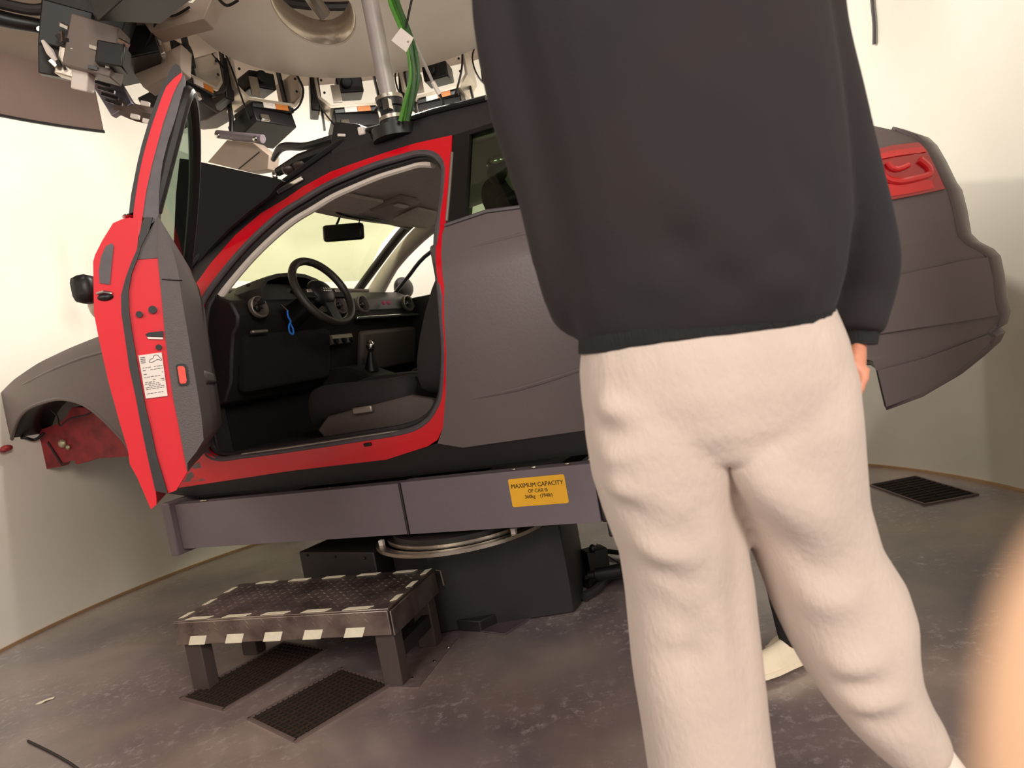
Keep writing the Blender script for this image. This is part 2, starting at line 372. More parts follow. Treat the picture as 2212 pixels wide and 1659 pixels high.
panel('quarter_window', [(p[0], p[1]) for p in wind], GLASST, car, th=.004, dy=-.018)
mb = MB(); mb.tube([B(963, 487)+Vector((0, .004, 0)), B(1052, 457)+Vector((0, .004, 0)), B(1130, 447)+Vector((0, .004, 0)), Vector((-.62, Yf(-.62, beltp[0][1]+.03), beltp[0][1]+.03))], .008, 6); mb.build('belt_moulding', RUBG, car)
mb = MB(); mb.tube([B(u, v)+Vector((0, .001, 0)) for u, v in ((977, 330), (972, 400), (965, 478))], .006, 6); mb.build('pillar_moulding', ALU, car)
# feature creases and bumper step on the quarter
mb = MB(); mb.tube([B(u, v)+Vector((0, -.004, 0)) for u, v in ((968, 546), (1060, 524), (1160, 498), (1250, 478), (1400, 445))], [.002, .007, .009, .009, .007], 8); mb.build('shoulder_crease', WRAP, car)
mb = MB(); mb.tube([B(u, v)+Vector((0, -.004, 0)) for u, v in ((975, 872), (1060, 853), (1120, 840), (1180, 822), (1280, 790))], [.001, .008, .010, .010, .008], 8); mb.build('door_crease', WRAP, car)
bl = [(1700, 646), (1800, 625), (1905, 602), (1960, 590), (2020, 577), (2080, 563), (2132, 556), (2142, 600), (2147, 650), (2154, 680), (2100, 690), (2000, 705), (1900, 720), (1700, 745)]
panel('bumper_cover', P2(*bl), WRAP, car, th=.02, dy=.014)
panel('bumper_lip', P2((1895, 800), (2000, 772), (2133, 722), (2142, 730), (2132, 745), (2098, 776), (2048, 815), (1990, 849), (1914, 878)), WRAP, car, th=.02, dy=.010)
# tail lamp
tl = panel('tail_light', P2((1884, 326), (1930, 315), (1984, 309), (2000, 325), (2022, 368), (2040, 409), (1990, 420), (1906, 436), (1895, 380)), TAIL, car, th=.03, dy=.014)
panel('upper_light_bar', P2((1885, 338), (1935, 326), (1992, 319), (1999, 330), (1940, 338), (1888, 348)), TAILB, tl, th=.01, dy=.018)
panel('lower_reflector', P2((1903, 402), (1960, 392), (2010, 390), (2018, 408), (1960, 420), (1908, 428)), TAILB, tl, th=.01, dy=.018)
ring = [B(u, v)+Vector((0, .016, 0)) for u, v in ((1896, 356), (1902, 372), (1915, 388), (1940, 394), (1975, 388), (2005, 378), (2003, 362), (1985, 346))]
mb = MB(); mb.tube(smooth_curve(ring, 4), .011, 8); mb.build('light_ring', TAILB, tl)
mb = MB(); mb.tube(smooth_curve([B(u, v)+Vector((0, .018, 0)) for u, v in ((1916, 353), (1924, 364), (1940, 367), (1962, 358))], 4), .008, 8); mb.build('inner_light_strip', TAILB, tl)
# rear end, hidden back face and deck
rz = [(p[0], p[1]) for p in RP[1:23]]
mb = MB(); R = []
for (x, z) in rz:
    yl = Yf(x, z); R.append([Vector((x, yl, z)), Vector((x-.05, yl-.12, z)), Vector((x-.08, YM, z)), Vector((x-.05, 2*YM-yl+.12, z)), Vector((x, 2*YM-yl, z))])
mb.rings(R, False, False); rp = mb.build('rear_bumper', WRAP, car); s_ = rp.modifiers.new('t', 'SOLIDIFY'); s_.thickness = .02; s_.offset = 0
panel('rear_quarter_panel', q0+arch+RP[::-1]+C0+[(-.62, zt-.06), (-.62, zt-.12), (-.72, beltp[0][1]+.08), (-.62, beltp[0][1]+.03), beltp[0], P2((1052, 456))[0]], WRAP, car, th=.03, side=-1)
# roof
TP = UP+[Vector((x, Yf(x, z), z)) for x, z in ((-.3, roofz-.02), (-.62, roofz-.075), (-.75, roofz-.11), (-.95, roofz-.21))]
RRl = TP[5:]
mb = MB(); R = []
for i_, p in enumerate(RRl):
    row = []
    for k in range(13):
        s = k/12; y = p.y+(2*YM-2*p.y)*s; row.append(Vector((p.x+(.09 if i_ == 0 else .06)*math.sin(math.pi*s), y, p.z+.03*math.sin(math.pi*s))))
    R.append(row)
mb.rings(R, False, False); ro = mb.build('roof', BLACK, car); s_ = ro.modifiers.new('t', 'SOLIDIFY'); s_.thickness = .02; s_.offset = -1
# headliner
mb = MB(); R = []
for x, z in ((1.0, 1.868), (.90, 1.895), (.78, 1.912), (.55, 1.93), (.3, 1.935), (0, 1.93), (-.35, 1.92), (-.7, 1.87)):
    R.append([Vector((x+(.10 if x == 1.0 else .05)*math.sin(math.pi*k/14), -.325+(2*YM+.65)*k/14, z-.012+.022*math.sin(math.pi*k/14))) for k in range(15)])
mb.rings(R, False, False); hl = mb.build('headliner', TAUPE, car)
s_ = hl.modifiers.new('t', 'SOLIDIFY'); s_.thickness = .012; s_.offset = 1
# rear window and hatch
a_, b_ = TP[-1], Vector((RP[0][0], Yf(*RP[0]), RP[0][1]))
mb = MB(); mb.rings([[Vector((p.x-.03*math.sin(math.pi*k/10), p.y-.06+(2*YM-2*p.y+.12)*k/10, p.z)) for k in range(11)] for p in (a_, a_.lerp(b_, .5), b_)], False, False)
rg = mb.build('rear_window', GLASST, car); s_ = rg.modifiers.new('t', 'SOLIDIFY'); s_.thickness = .004
# A pillars and roof rail (black strip above the red)
low = [(400, 600)]+outer_px[1:12]
low = outer_px[1:12]
panel('roof_rail', [(p.x, p.z) for p in UP]+[P2((1072, 262))[0], P2((978, 292))[0]]+P2(*low[::-1])[0:], RUB, car, th=.05, dy=-.004)
panel('roof_rail', [(p.x, p.z) for p in UP[5:]]+[P2((1072, 262))[0], P2((978, 292))[0]]+P2(*low[::-1])[0:7], BLACK, car, th=.05, dy=-.004, side=-1)
panel('window_surround', [P2((963, 484))[0], P2((965, 470))[0], P2((978, 292))[0], P2((1072, 262))[0], (-.3, zt-.035), (-.62, zt-.06), (-.62, zt-.12)]+[(-.72, beltp[0][1]+.08), (-.62, beltp[0][1]+.03), beltp[0], P2((1052, 455))[0]], BLACK, car, [wind], th=.03, dy=-.002, side=-1)
mb = MB(); mb.tube([p+Vector((0, .006, .004)) for p in UP], .012, 8); mb.build('roof_gutter', BLACK, car)
mb = MB(); mb.beam(B(604, 416)+Vector((0, .012, .0)), B(658, 385)+Vector((0, .012, .0)), .012, .02); mb.build('chrome_trim', CHROME, car, bevel=.003)
# windscreen
mb = MB(); R = []
for p in UP[:5]+[Vector((1.0, -.22, 1.90))]:
    R.append([Vector((p.x+.10*math.sin(math.pi*k/12), p.y-.03+(2*YM-2*p.y+.06)*k/12, p.z)) for k in range(13)])
mb.rings(R, False, False); wsg = mb.build('windscreen', GLASS, car); s_ = wsg.modifiers.new('t', 'SOLIDIFY'); s_.thickness = .004
# inner A pillar trims (near and far) and far frame strips
mb = MB(); pts = [inset(B(*q), .035)+Vector((0, -.06, 0)) for q in inner_px[1:13]]; mb.tube(smooth_curve(pts, 3), .020, 10); mb.build('pillar_trim', TAUPE, car)
def ptube(name, P, r, mat, flat=1, par=None, **k): mb = MB(); mb.tube(smooth_curve([Vector(q) for q in P], 5), r, 12, flat=flat, **k); return mb.build(name, mat, par or car)
ptube('pillar_trim', [L(960, 466, -1.50), L(905, 508, -1.53), L(847, 573, -1.56), L(800, 652, -1.60)], [.052, .050, .044, .058], TAUPE)
ptube('windscreen_frame', [L(893, 478, -1.50), L(863, 508, -1.55), L(813, 573, -1.60), L(768, 634, -1.62)], .028, BLACK)
ptube('windscreen_header', [L(690, 438, -.45), L(750, 462, -.75), (1.06, -1.05, L(810, 478, -1.05).z), L(882, 490, -1.45)], .016, BLACK)
# far door: panel, window frame, mirror
far = MB(); fo = [(1.55, 1.50), (.25, 1.48), (.25, .78), (1.55, .78)]
far.prism(fo, lambda p, t: Vector((p[0], t, p[1])), -1.74, -1.66); fd = far.build('passenger_door', DASH, car, bevel=.01)
ptube('window_frame', [L(842, 648, -1.7), L(880, 600, -1.69), L(935, 541, -1.66), (.55, -1.60, 1.86), (.1, -1.58, 1.89)], .013, M('blue_black_frame', (60, 58, 76), .3, 0, .1, 9), par=fd)
mb = MB(); mb.ball(L(872, 622, -1.88), (.05, .10, .075), 16); mb.build('door_mirror', DASH, fd)
mb = MB(); mb.box((.9, -1.64, 1.16), (.5, .06, .05)); mb.build('armrest', DASH2, fd, bevel=.02)
# cabin floor, firewall, sides of the tub
mb = MB(); mb.box((.45, YM, .80), (2.2, 1.62, .04)); mb.build('cabin_floor', CARPET, car)
mb = MB(); mb.box((1.62, YM, 1.10), (.06, 1.50, .60)); mb.build('firewall', CARPET, car)
mb = MB(); mb.box((-.80, YM, .93), (.8, 1.3, .04)); mb.box((-.80, YM, 1.22), (.8, 1.30, .05)); mb.build('rear_floor', CARPET, car)
mb = MB(); mb.box((1.60, -.14, 1.10), (.10, .10, .64)); mb.build('hinge_pillar', RUB, car, bevel=.01)
mb = MB(); mb.box((.22, -.10, 1.15), (.10, .08, .74)); mb.build('pillar_trim', DASH2, car, bevel=.02)
mb = MB(); mb.beam((.195, -.16, 1.5), (.195, -.32, 1.86), .05, .03); mb.build('pillar_trim', TAUPE, car, bevel=.01)
# far inner rear side
mb = MB(); mb.box((-.35, -1.66, 1.16), (1.1, .06, .70)); mb.build('rear_side_trim', DASH, car, bevel=.02)
oa, ob = L(1008, 480, -1.58), L(1019, 300, -1.50)
for A_, B_ in ((oa, ob), (Vector((-.7, -1.66, 1.55)), Vector((-.55, -1.52, 1.84)))):
    mb = MB(); mb.beam(A_, B_, .04, .06); mb.build('pillar_trim', M('olive_trim', (128, 132, 108), .8), car, bevel=.01)
# fender, hood, front end
fp = [(300, 700), (212, 727), (150, 752), (80, 786), (30, 820), (0, 850), (-14, 885), (-10, 940), (2, 974), (12, 976), (20, 962), (27, 931), (40, 901), (61, 881), (101, 866), (135, 862), (179, 874), (216, 901), (250, 935), (270, 958), (282, 982), (300, 990)]
FP = P2(*fp); FP = [(1.62, 1.56), (1.62, .72), ][:0]+FP
fo = [(1.60, 1.575)]+FP+[(1.92, .74), (1.60, .73)]
panel('front_fender', fo, WRAP, car, th=.015)
panel('front_fender', fo, WRAP, car, th=.015, side=-1)
mb = MB(); mb.tube([B(u, v)+Vector((0, -.003, 0)) for u, v in ((0, 858), (60, 825), (120, 795), (180, 772), (240, 756), (330, 738))], [.002, .008, .009, .009, .008, .006], 8); mb.build('fender_crease', WRAP, car)
AR = smooth_curve([B(*q)+Vector((0, -.006, 0)) for q in fp[10:21]], 4)
mb = MB(); mb.tube(AR, .010, 8); mb.build('wheel_arch_lip', WRAP, car)
mb = MB(); mb.rings([[p+Vector((0, .0, .012)) for p in AR], [p+Vector((0, -.22, .012)) for p in AR]], False, False); wl = mb.build('wheel_arch_liner', BLACK, car); s_ = wl.modifiers.new('t', 'SOLIDIFY'); s_.thickness = .006
mb = MB(); R = []
for p in [Vector((1.52, Yf(1.52, 1.6), 1.6))]+[B(*q) for q in fp[0:7]]:
    R.append([Vector((p.x+.10*math.sin(math.pi*k/10), p.y+(2*YM-2*p.y)*k/10, p.z+.035*math.sin(math.pi*k/10)-.01)) for k in range(11)])
mb.rings(R, False, False); hd = mb.build('hood', WRAP, car); s_ = hd.modifiers.new('t', 'SOLIDIFY'); s_.thickness = .015; s_.offset = -1
# red engine-bay rail seen through the empty wheel arch
y0 = -.30
rail_px = [(66, 942), (80, 930), (98, 925), (125, 915), (140, 905), (155, 880), (200, 880), (260, 915), (300, 955), (300, 985), (210, 990), (165, 1004), (160, 994), (135, 1000), (130, 1008), (94, 1014), (88, 985), (80, 957), (60, 955)]
rl = [(lambda p: (p.x, p.z))(L(u, v, y0)) for u, v in rail_px]
rail = panel('chassis_rail', rl, REDM, car, th=.05, yf=lambda x, z: y0)
mb = MB(); q = L(135, 958, y0+.01); mb.ball(q, (.025, .02, .025), 12); q = L(147, 966, y0+.01); mb.ball(q, (.014, .012, .014), 10); mb.build('bolt', M('dull_metal', (190, 180, 150), .4, .6), rail)
mb = MB(); mb.beam(L(103, 955, y0+.004), L(133, 1002, y0+.004), .004, .014); mb.build('bracket_strip', BLACK, rail)
ptube('wiring', [L(30, 955, -.2), L(50, 945, -.2), L(75, 950, -.25), L(95, 935, -.28)], .008, BLACK, par=rail)
ptube('wiring', [L(110, 885, -.2), L(124, 900, -.22), L(130, 920, -.24), L(150, 905, -.24), L(190, 895, -.25), L(205, 880, -.25)], .004, BLACK, par=rail)
mb = MB(); q = L(14, 968, -.08); mb.ball(q, (.03, .03, .018), 12); q = L(8, 972, -.06); mb.ball(q, (.018, .02, .014), 12); mb.build('red_bracket', REDM, rail)
# black masking board beside the windscreen
bk = [(388, 342), (410, 345), (600, 386), (612, 392), (600, 400), (581, 424), (540, 455), (495, 493), (450, 540), (410, 590), (385, 620), (372, 600), (380, 420)]
bkl = [(lambda p: (p.x, p.z))(L(u, v, -.16)) for u, v in bk]
panel('masking_board', bkl, M('black_felt', (12, 8, 10), .95), car, th=.02, yf=lambda x, z: -.16)
# underside gap structure
mb = MB(); mb.box((.85, -.12, .70), (1.9, .10, .07)); mb.box((.85, 2*YM+.12, .70), (1.9, .10, .07)); mb.build('underbody_rail', M('dark_red_sill', (62, 22, 18), .6), car)

# ---------------------------------------------------------------- interior
# dashboard
dp = [(1.22, -.10), (1.22, 2*YM+.10)]
prof = [(1.60, 1.54), (1.42, 1.555), (1.31, 1.50), (1.285, 1.43), (1.30, 1.385), (1.33, 1.36), (1.36, 1.28), (1.40, 1.15), (1.46, 1.06), (1.60, 1.04)]
mb = MB(); mb.prism(prof, lambda p, t: Vector((p[0]-(0 if t > -1.2 else 0), t, p[1])), -.10, 2*YM+.10); dash = mb.build('dashboard', DASH, car, bevel=.012)
mb = MB(); mb.box((1.365, -1.36, 1.20), (.05, .60, .24), (0, math.radians(-14), 0)); mb.build('glove_box', DASH2, dash, bevel=.02)
mb = MB(); mb.box((1.278, -1.30, 1.385), (.02, .66, .016)); mb.build('silver_strip', CHROME, dash, bevel=.003)
def vent(y, x, z, name='air_vent'):
    mb = MB(); mb.lathe([(.044, 0), (.050, .006), (.050, .020), (.042, .024), (.036, .012), (.036, 0)], (x, y, z), (-1, .12, .25), 28); v = mb.build(name, DASH2, dash)
    mb = MB(); c = Vector((x, y, z))+Vector((-1, .12, .25)).normalized()*.008; mb.box(c, (.01, .055, .006), (0, .2, 0)); mb.ball(c, (.010, .018, .018), 10); mb.build('vent_vane', BLACK, v)
    mb = MB(); mb.tube([Vector((x, y, z))+Vector((-1, .12, .25)).normalized()*.020+Matrix.Rotation(0, 3, 'X') @ Vector((0, .047*math.cos(t*math.pi/14), .047*math.sin(t*math.pi/14))) for t in range(28)], .0035, 6, True); mb.build('vent_ring', ALU, v)
vent(-.20, 1.262, 1.455); vent(-1.53, 1.285, 1.452); vent(-.82, 1.275, 1.455); vent(-1.03, 1.275, 1.455)
# instrument hood
hp = [(-.235, 0), (-.23, .07), (-.19, .115), (-.10, .138), (0, .145), (.10, .138), (.19, .115), (.23, .07), (.235, 0)]
mb = MB(); R = []
for x, s in ((1.235, 1.0), (1.30, 1.0), (1.42, .93), (1.56, .7)):
    R.append([Vector((x, -.45+a*s, 1.475+b*s)) for a, b in hp]+[Vector((x, -.45+a*s*.93, 1.475+b*s*.88)) for a, b in hp[::-1]])
mb.rings(R, True, True); mb.build('instrument_hood', DASH, dash)
mb = MB(); mb.box((1.33, -.45, 1.50), (.02, .40, .16)); mb.build('instrument_panel', BLACK, dash)
# climate panel
cl = MB(); cc = L(735, 733, -.85); cl.box(cc, (.03, .19, .052), (0, .15, 0)); c_ = cl.build('climate_panel', DASH2, dash, bevel=.004)
mb = MB(); mb.box(cc+Vector((-.016, 0, .014)), (.004, .18, .02), (0, .15, 0)); mb.build('display_strip', M('olive_display', (128, 118, 92), .4), c_)
for k in (-.07, 0, .07): mb = MB(); mb.cyl(cc+Vector((-.012, k, -.008)), cc+Vector((-.034, k, -.010)), .015, .013, 16); mb.build('knob', BLACK, c_)
# centre console and gear lever
mb = MB(); mb.prism([(1.45, 1.14), (1.25, 1.12), (1.05, 1.02), (.55, 1.0), (.5, 1.06), (.3, 1.06), (.3, .80), (1.45, .80)], lambda p, t: Vector((p[0], t, p[1])), -.78, -1.0); con = mb.build('centre_console', DASH, car, bevel=.015)
g = L(800, 748, -.89)
mb = MB(); mb.tube([g+Vector((.02, 0, -.13)), g+Vector((.005, 0, -.03))], [.04, .014], 12); gl = mb.build('gear_lever', BLACK, car)
mb = MB(); mb.ball(g, (.024, .02, .034), 14); mb.build('gear_knob', CHROME, gl)
mb = MB(); mb.box((.80, -.90, 1.03), (.1, .12, .02)); mb.box((.78, -.90, 1.045), (.03, .05, .02)); mb.build('console_switches', ALU, con, bevel=.004)
# steering wheel
wc = L(697, 630, -.45); ax = Vector((-1, 0, .42)).normalized()
q = Vector((0, 0, 1)).rotation_difference(ax)
def wv(x, y, z=0): return wc+q @ Vector((x, y, z))
sw = thing('steering_wheel', '', '', (0, 0, 0)); 
for k in ('label', 'category'): del sw[k]
sw.parent = car
mb = MB(); mb.tube([wv(.172*math.cos(t*math.pi/24), .178*math.sin(t*math.pi/24)) for t in range(48)], .019, 12, True); mb.build('rim', M('black_leather', (46, 38, 34), .45, 0, .1, 60, .2, 300), sw)
mb = MB(); mb.ball((0, 0, 0), (.072, .085, .035), 20, Matrix.Translation(wv(.0, 0, -.012)) @ q.to_matrix().to_4x4()); hub = mb.build('hub', BLACK, sw)
for k in range(4):      # emblem of four linked rings
    mb = MB(); mb.tube([wv(.0+.011*math.cos(t*math.pi/10), -.024+k*.016+.011*math.sin(t*math.pi/10), .024) for t in range(20)], .0018, 5, True); mb.build('emblem_ring', CHROME, hub)
# wheel local x axis after rotation points roughly up; spokes left, right and down
for s in (-1, 1):
    mb = MB(); mb.rings([[wv(-.010+a, s*b, c) for a, c in ((.024, .004), (-.024, .004), (-.024, -.012), (.024, -.012))] for b in (.06, .11, .168)]); mb.build('spoke', BLACK, sw, bevel=.003)
    mb = MB(); mb.box((0, 0, 0), (.018, .035, .008), None, Matrix.Translation(wv(.0, s*.105, .007)) @ q.to_matrix().to_4x4()); mb.build('spoke_button', ALU, sw, bevel=.003)
mb = MB(); mb.rings([[wv(b*1, a, c) for a, c in ((.03, .004), (-.03, .004), (-.03, -.012), (.03, -.012))] for b in (-.05, -.11, -.165)]); mb.build('spoke', BLACK, sw, bevel=.003)
mb = MB(); mb.cyl(wc-ax*.02, wc-ax*.22, .045, .06, 20); mb.build('steering_column', BLACK, car)
for s, n in ((1, 'wiper_stalk'), (-1, 'indicator_stalk')):
    mb = MB(); c0 = wc-ax*.06; mb.tube([c0, c0+Vector((-.0, s*.17, .04))], [.008, .011], 8); mb.build(n, BLACK, car)
# lower driver dash
mb = MB(); mb.box((1.36, -.45, 1.22), (.06, .62, .26), (0, math.radians(-14), 0)); mb.build('knee_panel', CARPET, dash, bevel=.02)
mb = MB(); mb.box(L(560, 716, -.2), (.02, .10, .014)); mb.build('light_switch', ALU, dash, bevel=.004)
# mirror
mc = L(742, 502, -.85)
mb = MB(); mb.box(mc, (.225, .04, .088), (0, math.radians(-7), math.radians(14))); rm = mb.build('rear_view_mirror', BLACK, car, bevel=.016)
mb = MB(); mb.tube([mc+Vector((.05, 0, .03)), mc+Vector((.02, -.02, .085))], .006, 8); mb.build('mirror_stem', BLACK, rm)
mb = MB(); mb.tube(smooth_curve([mc+Vector((-.10, 0, .02)), mc+Vector((-.115, 0, .05)), mc+Vector((-.08, 0, .08)), mc+Vector((0, 0, .085))], 5), .003, 6); mb.build('mirror_cable', BLACK, rm)
# sun visors, roof lamp, grab handle
for y in (-.52, -1.25):
    mb = MB(); mb.box((.90, y, 1.882), (.17, .40, .018), (0, math.radians(8), 0)); mb.build('sun_visor', TAUPE, hl, bevel=.008)
p = L(840, 420, -.885); mb = MB(); mb.box((.86, -.885, 1.905), (.20, .18, .03), (0, .08, 0)); rl_ = mb.build('roof_lamp', M('pale_taupe', (170, 154, 142), .6), hl, bevel=.01)
mb = MB(); mb.box((.82, -.885, 1.888), (.03, .10, .008)); mb.build('lamp_lens', WHT, rl_)
# driver seat
def seat(y, name='seat'):
    s = thing(name, '', '', (0, 0, 0)); del s['label']; del s['category']; s.parent = car
    mb = MB(); R = []
    for x, h, w in ((1.10, .0, .40), (1.13, .03, .45), (1.06, .06, .50), (.85, .045, .50), (.62, .03, .48), (.55, .05, .46)):
        R.append([Vector((x, y+a*w, .90+b*.11+h)) for a, b in ((-.5, -.8), (-.52, .2), (-.46, 1.0), (-.34, 1.0), (-.26, .55), (0, .45), (.26, .55), (.34, 1.0), (.46, 1.0), (.52, .2), (.5, -.8))])
    mb.rings(R); c = mb.build('cushion', SEAT, s); m = c.modifiers.new('s', 'SUBSURF'); m.levels = m.render_levels = 1
    mb = MB(); R = []
    for z, x, w, d in ((.93, .50, .46, .12), (1.02, .50, .50, .15), (1.18, .44, .53, .15), (1.38, .36, .52, .13), (1.52, .28, .44, .11), (1.60, .245, .34, .09)):
        R.append([Vector((x-.11+b*d, y+a*w, z)) for a, b in ((-.5, -.7), (-.54, .3), (-.48, 1.1), (-.34, 1.0), (-.26, .35), (0, .25), (.26, .35), (.34, 1.0), (.48, 1.1), (.54, .3), (.5, -.7))])
    mb.rings(R); c = mb.build('backrest', SEAT, s); m = c.modifiers.new('s', 'SUBSURF'); m.levels = m.render_levels = 1
    mb = MB(); mb.ball((.11, y, 1.70), (.055, .13, .09), 18); c = mb.build('headrest', SEAT, s)
    for k in (-.05, .05): mb = MB(); mb.cyl((.13, y+k, 1.56), (.115, y+k, 1.68), .006, n=8); mb.build('headrest_post', STEEL, s)
    mb = MB(); mb.prism([(1.02, .83), (1.05, .87), (.98, .925), (.55, .96), (.44, .93), (.44, .84)], lambda p, t: Vector((p[0], t, p[1])), y+.235, y+.275); c = mb.build('side_cover', DASH2, s, bevel=.01)
    mb = MB(); mb.box((.78, y+.285, .93), (.10, .02, .03)); mb.build('adjuster_lever', ALU, s, bevel=.006)
    return s
seat(-.46); seat(-1.33)
# rear bench and belts
mb = MB(); mb.prism([(-.30, .95), (-.34, 1.14), (-.62, 1.10), (-.66, 1.15), (-.80, 1.56), (-.90, 1.54), (-.78, 1.0)], lambda p, t: Vector((p[0], t, p[1])), -.28, -1.5); mb.build('rear_bench', SEAT, car, bevel=.03)
for y in (-.55, -1.2): mb = MB(); mb.ball((-.86, y, 1.62), (.05, .12, .07), 16); mb.build('headrest', SEAT, car)
bz = L(1072, 350, -.32)
mb = MB(); mb.ball(bz, (.045, .03, .028), 14); bl_ = mb.build('belt_anchor', CHROME, car)
mb = MB(); mb.ball(bz+Vector((.0, -.01, -.04)), (.05, .04, .05), 14); mb.build('belt_anchor_cover', BLACK, bl_)
mb = MB(); mb.beam(L(1085, 365, -.32), L(1132, 430, -.30), .03, .004, (0, 1, 0)); mb.build('seat_belt', STEEL, car)
mb = MB(); mb.ball(L(1108, 432, -.22), (.07, .05, .035), 14); mb.build('belt_reel_cover', BLACK, car)

# things lying or hanging inside
pk = thing('fluffy_clip', 'pink fluffy two-ball clip on the dashboard by the far air vent', 'clip', mat=CARM)
for u in (829, 840):
    mb = MB(); mb.ball(L(u, 654, -1.265), .0125, 12); mb.build('fluff_ball', PINK, pk)
ky = thing('key_cord', 'bright blue looped cord hanging below the steering column', 'key cord', mat=CARM)
k0 = L(625, 690, -.33)
mb = MB(); mb.tube(smooth_curve([k0+Vector((.0, .0, .045)), k0+Vector((0, .005, .015)), k0+Vector((0, -.006, -.01)), k0+Vector((0, .012, -.03)), k0+Vector((0, .014, -.06)), k0+Vector((0, -.006, -.07)), k0+Vector((0, -.012, -.045)), k0+Vector((0, .0, -.02))], 5), .0042, 8); mb.build('cord', BLUE, ky)
mb = MB(); mb.cyl(k0+Vector((.0, 0, .04)), k0+Vector((.03, 0, .075)), .007, n=10); mb.build('key', CHROME, ky)

# ---------------------------------------------------------------- open driver's door
DL = 1.24
hin = Vector((1.56, -.03)); edg = Vector((.715, .885)); e2 = (edg-hin).normalized()
dm = Matrix(((e2.x, e2.y, 0, hin.x), (e2.y, -e2.x, 0, hin.y), (0, 0, 1, 0), (0, 0, 0, 1)))     # s along door, t outward, z up
door = bpy.data.objects.new('driver_door', None); COL.objects.link(door); door.parent = car; door.matrix_local = dm
DLn = (edg-hin).length
def DP(u, v, s=None):
    """pixel ray met with the plane s = const of the door (its latch face) -> (t, z)"""
    s = DLn if s is None else s
    d = ray(u, v); o = toL(CAM); dl = Vector((d.dot(FWD), d.dot(OUT), d.z))
    P0 = hin+e2*s; k = ((P0-o.xy).dot(e2))/dl.xy.dot(e2); p = o+dl*k
    w = p.xy-hin; return Vector((w.dot(Vector((e2.y, -e2.x))), p.z))
def DM(s, t, z): return Vector((s, t, z))
# the latch face outline parts
skin = [(338, 1090), (326, 1100), (297, 1033), (280, 1002), (277, 975), (257, 908), (233, 820), (213, 729), (203, 678), (202, 617), (201, 566), (205, 551), (220, 521), (244, 482), (262, 474), (281, 470), (300, 476)]
seal_l = [(296, 540), (283, 570), (272, 600), (262, 638), (263, 680), (268, 712), (280, 796), (292, 850), (304, 914), (320, 990), (336, 1060)]
seal_r = [(341, 470), (322, 500), (306, 530), (297, 560), (285, 590), (278, 628), (279, 671), (285, 715), (294, 769), (304, 825), (315, 881), (327, 930), (338, 982), (352, 1030), (363, 1066)]
inner_r = [(341, 557), (347, 620), (354, 695), (365, 796), (374, 860), (385, 914), (395, 970), (405, 1019)]
def dprism(name, px, mat, s0, s1, par=door, shift=0, **k):
    poly = [DP(*q) for q in px]
    mb = MB(); mb.prism([(p.x, p.y) for p in poly], lambda p, t: Vector((t, p[0]+shift, p[1])), s0, s1); return mb.build(name, mat, par, **k)
# outer red skin: full door length, curved cross-section sweep with the front end sloping
sk_ = [DP(*q) for q in skin]; 
mb = MB(); R = []
inn = [DP(*q) for q in seal_l]
sec = sk_+[DP(300, 500)]+[DP(*q) for q in seal_l]+[DP(338, 1075)]
for s in (DLn, DLn-.01, DLn*.66, DLn*.33, .02): R.append([Vector((s, p.x*(1 if s > DLn-.02 else 1)-(0 if s > DLn*.9 else .0), p.y)) for p in sec])
mb.rings(R, True, False)
tri = tessellate_polygon([[Vector((p.x, p.y, 0)) for p in sec]])
for s in (DLn, .02):
    V = [mb.bm.verts.new((s, p.x, p.y)) for p in sec]
    for t_ in tri: mb.bm.faces.new([V[i] for i in t_])
bmesh.ops.remove_doubles(mb.bm, verts=mb.bm.verts, dist=1e-5)
mb.build('outer_skin', RED, door)
# outer belt and window-frame flange of the red skin
sp = DLn
fr_l = [(288, 470), (288, 458), (293, 420), (299, 382), (308, 340), (317, 307), (327, 272), (338, 241), (348, 212), (359, 186), (376, 168), (392, 156)]
fr_r = [(394, 162), (390, 172), (383, 183), (373, 205), (365, 228), (352, 266), (341, 307), (328, 356), (317, 406), (312, 436), (308, 467), (303, 500), (296, 520), (283, 560)]
rub_l = [(278, 462), (283, 420), (290, 385), (297, 350), (305, 316), (320, 265), (330, 236), (341, 207), (354, 178), (368, 150), (374, 141), (380, 137), (388, 142), (392, 152)]
dprism('window_frame', fr_l+fr_r+[(262, 600), (262, 520), (280, 478)], RED, sp-.04, sp-.001)
dprism('window_rubber', rub_l+[(q[0], q[1]) for q in fr_l[::-1]][:-1], RUB, sp-.04, sp)
din = [(398, 160), (396, 178), (394, 196), (388, 220), (380, 250), (372, 275), (362, 305), (352, 345), (347, 375), (343, 420), (342, 470)]
dprism('inner_window_channel', fr_r[:11]+[(318, 490)]+din[::-1], RUBG, sp-.05, sp-.004)
dprism('door_seal', seal_l[::-1]+[(303, 500), (312, 470), (330, 470)]+seal_r[1:], RUB, sp-.05, sp+.004)
# inner red face with latch, plugs and label
dprism('latch_face', seal_r[3:]+[(380, 1060), (402, 1023)]+inner_r[::-1], RED, sp-.06, sp-.006)
dprism('upper_trim', [(341, 465), (341, 557), (297, 560), (306, 530), (322, 500)], TRIM, sp-.06, sp-.003)
def dplug(u, v, r, mat=BLACK, name='plug'):
    p = DP(u, v); mb = MB(); mb.cyl((sp-.008, p.x, p.y), (sp+.004, p.x, p.y), r, n=16); return mb.build(name, mat, door)
dplug(301, 679, .009); dplug(330, 669, .011); dplug(343, 750, .008)
dprism('latch_slot', [(314, 722), (322, 718), (352, 715), (353, 728), (318, 727)], BLACK, sp-.008, sp+.001)
dprism('latch_lip', [(318, 728), (352, 729), (352, 733), (320, 732)], WHT, sp-.008, sp+.002)
lab = dprism('tyre_label', [(299, 768), (349, 761), (362, 855), (315, 861)], WHT, sp-.008, sp+.0005)
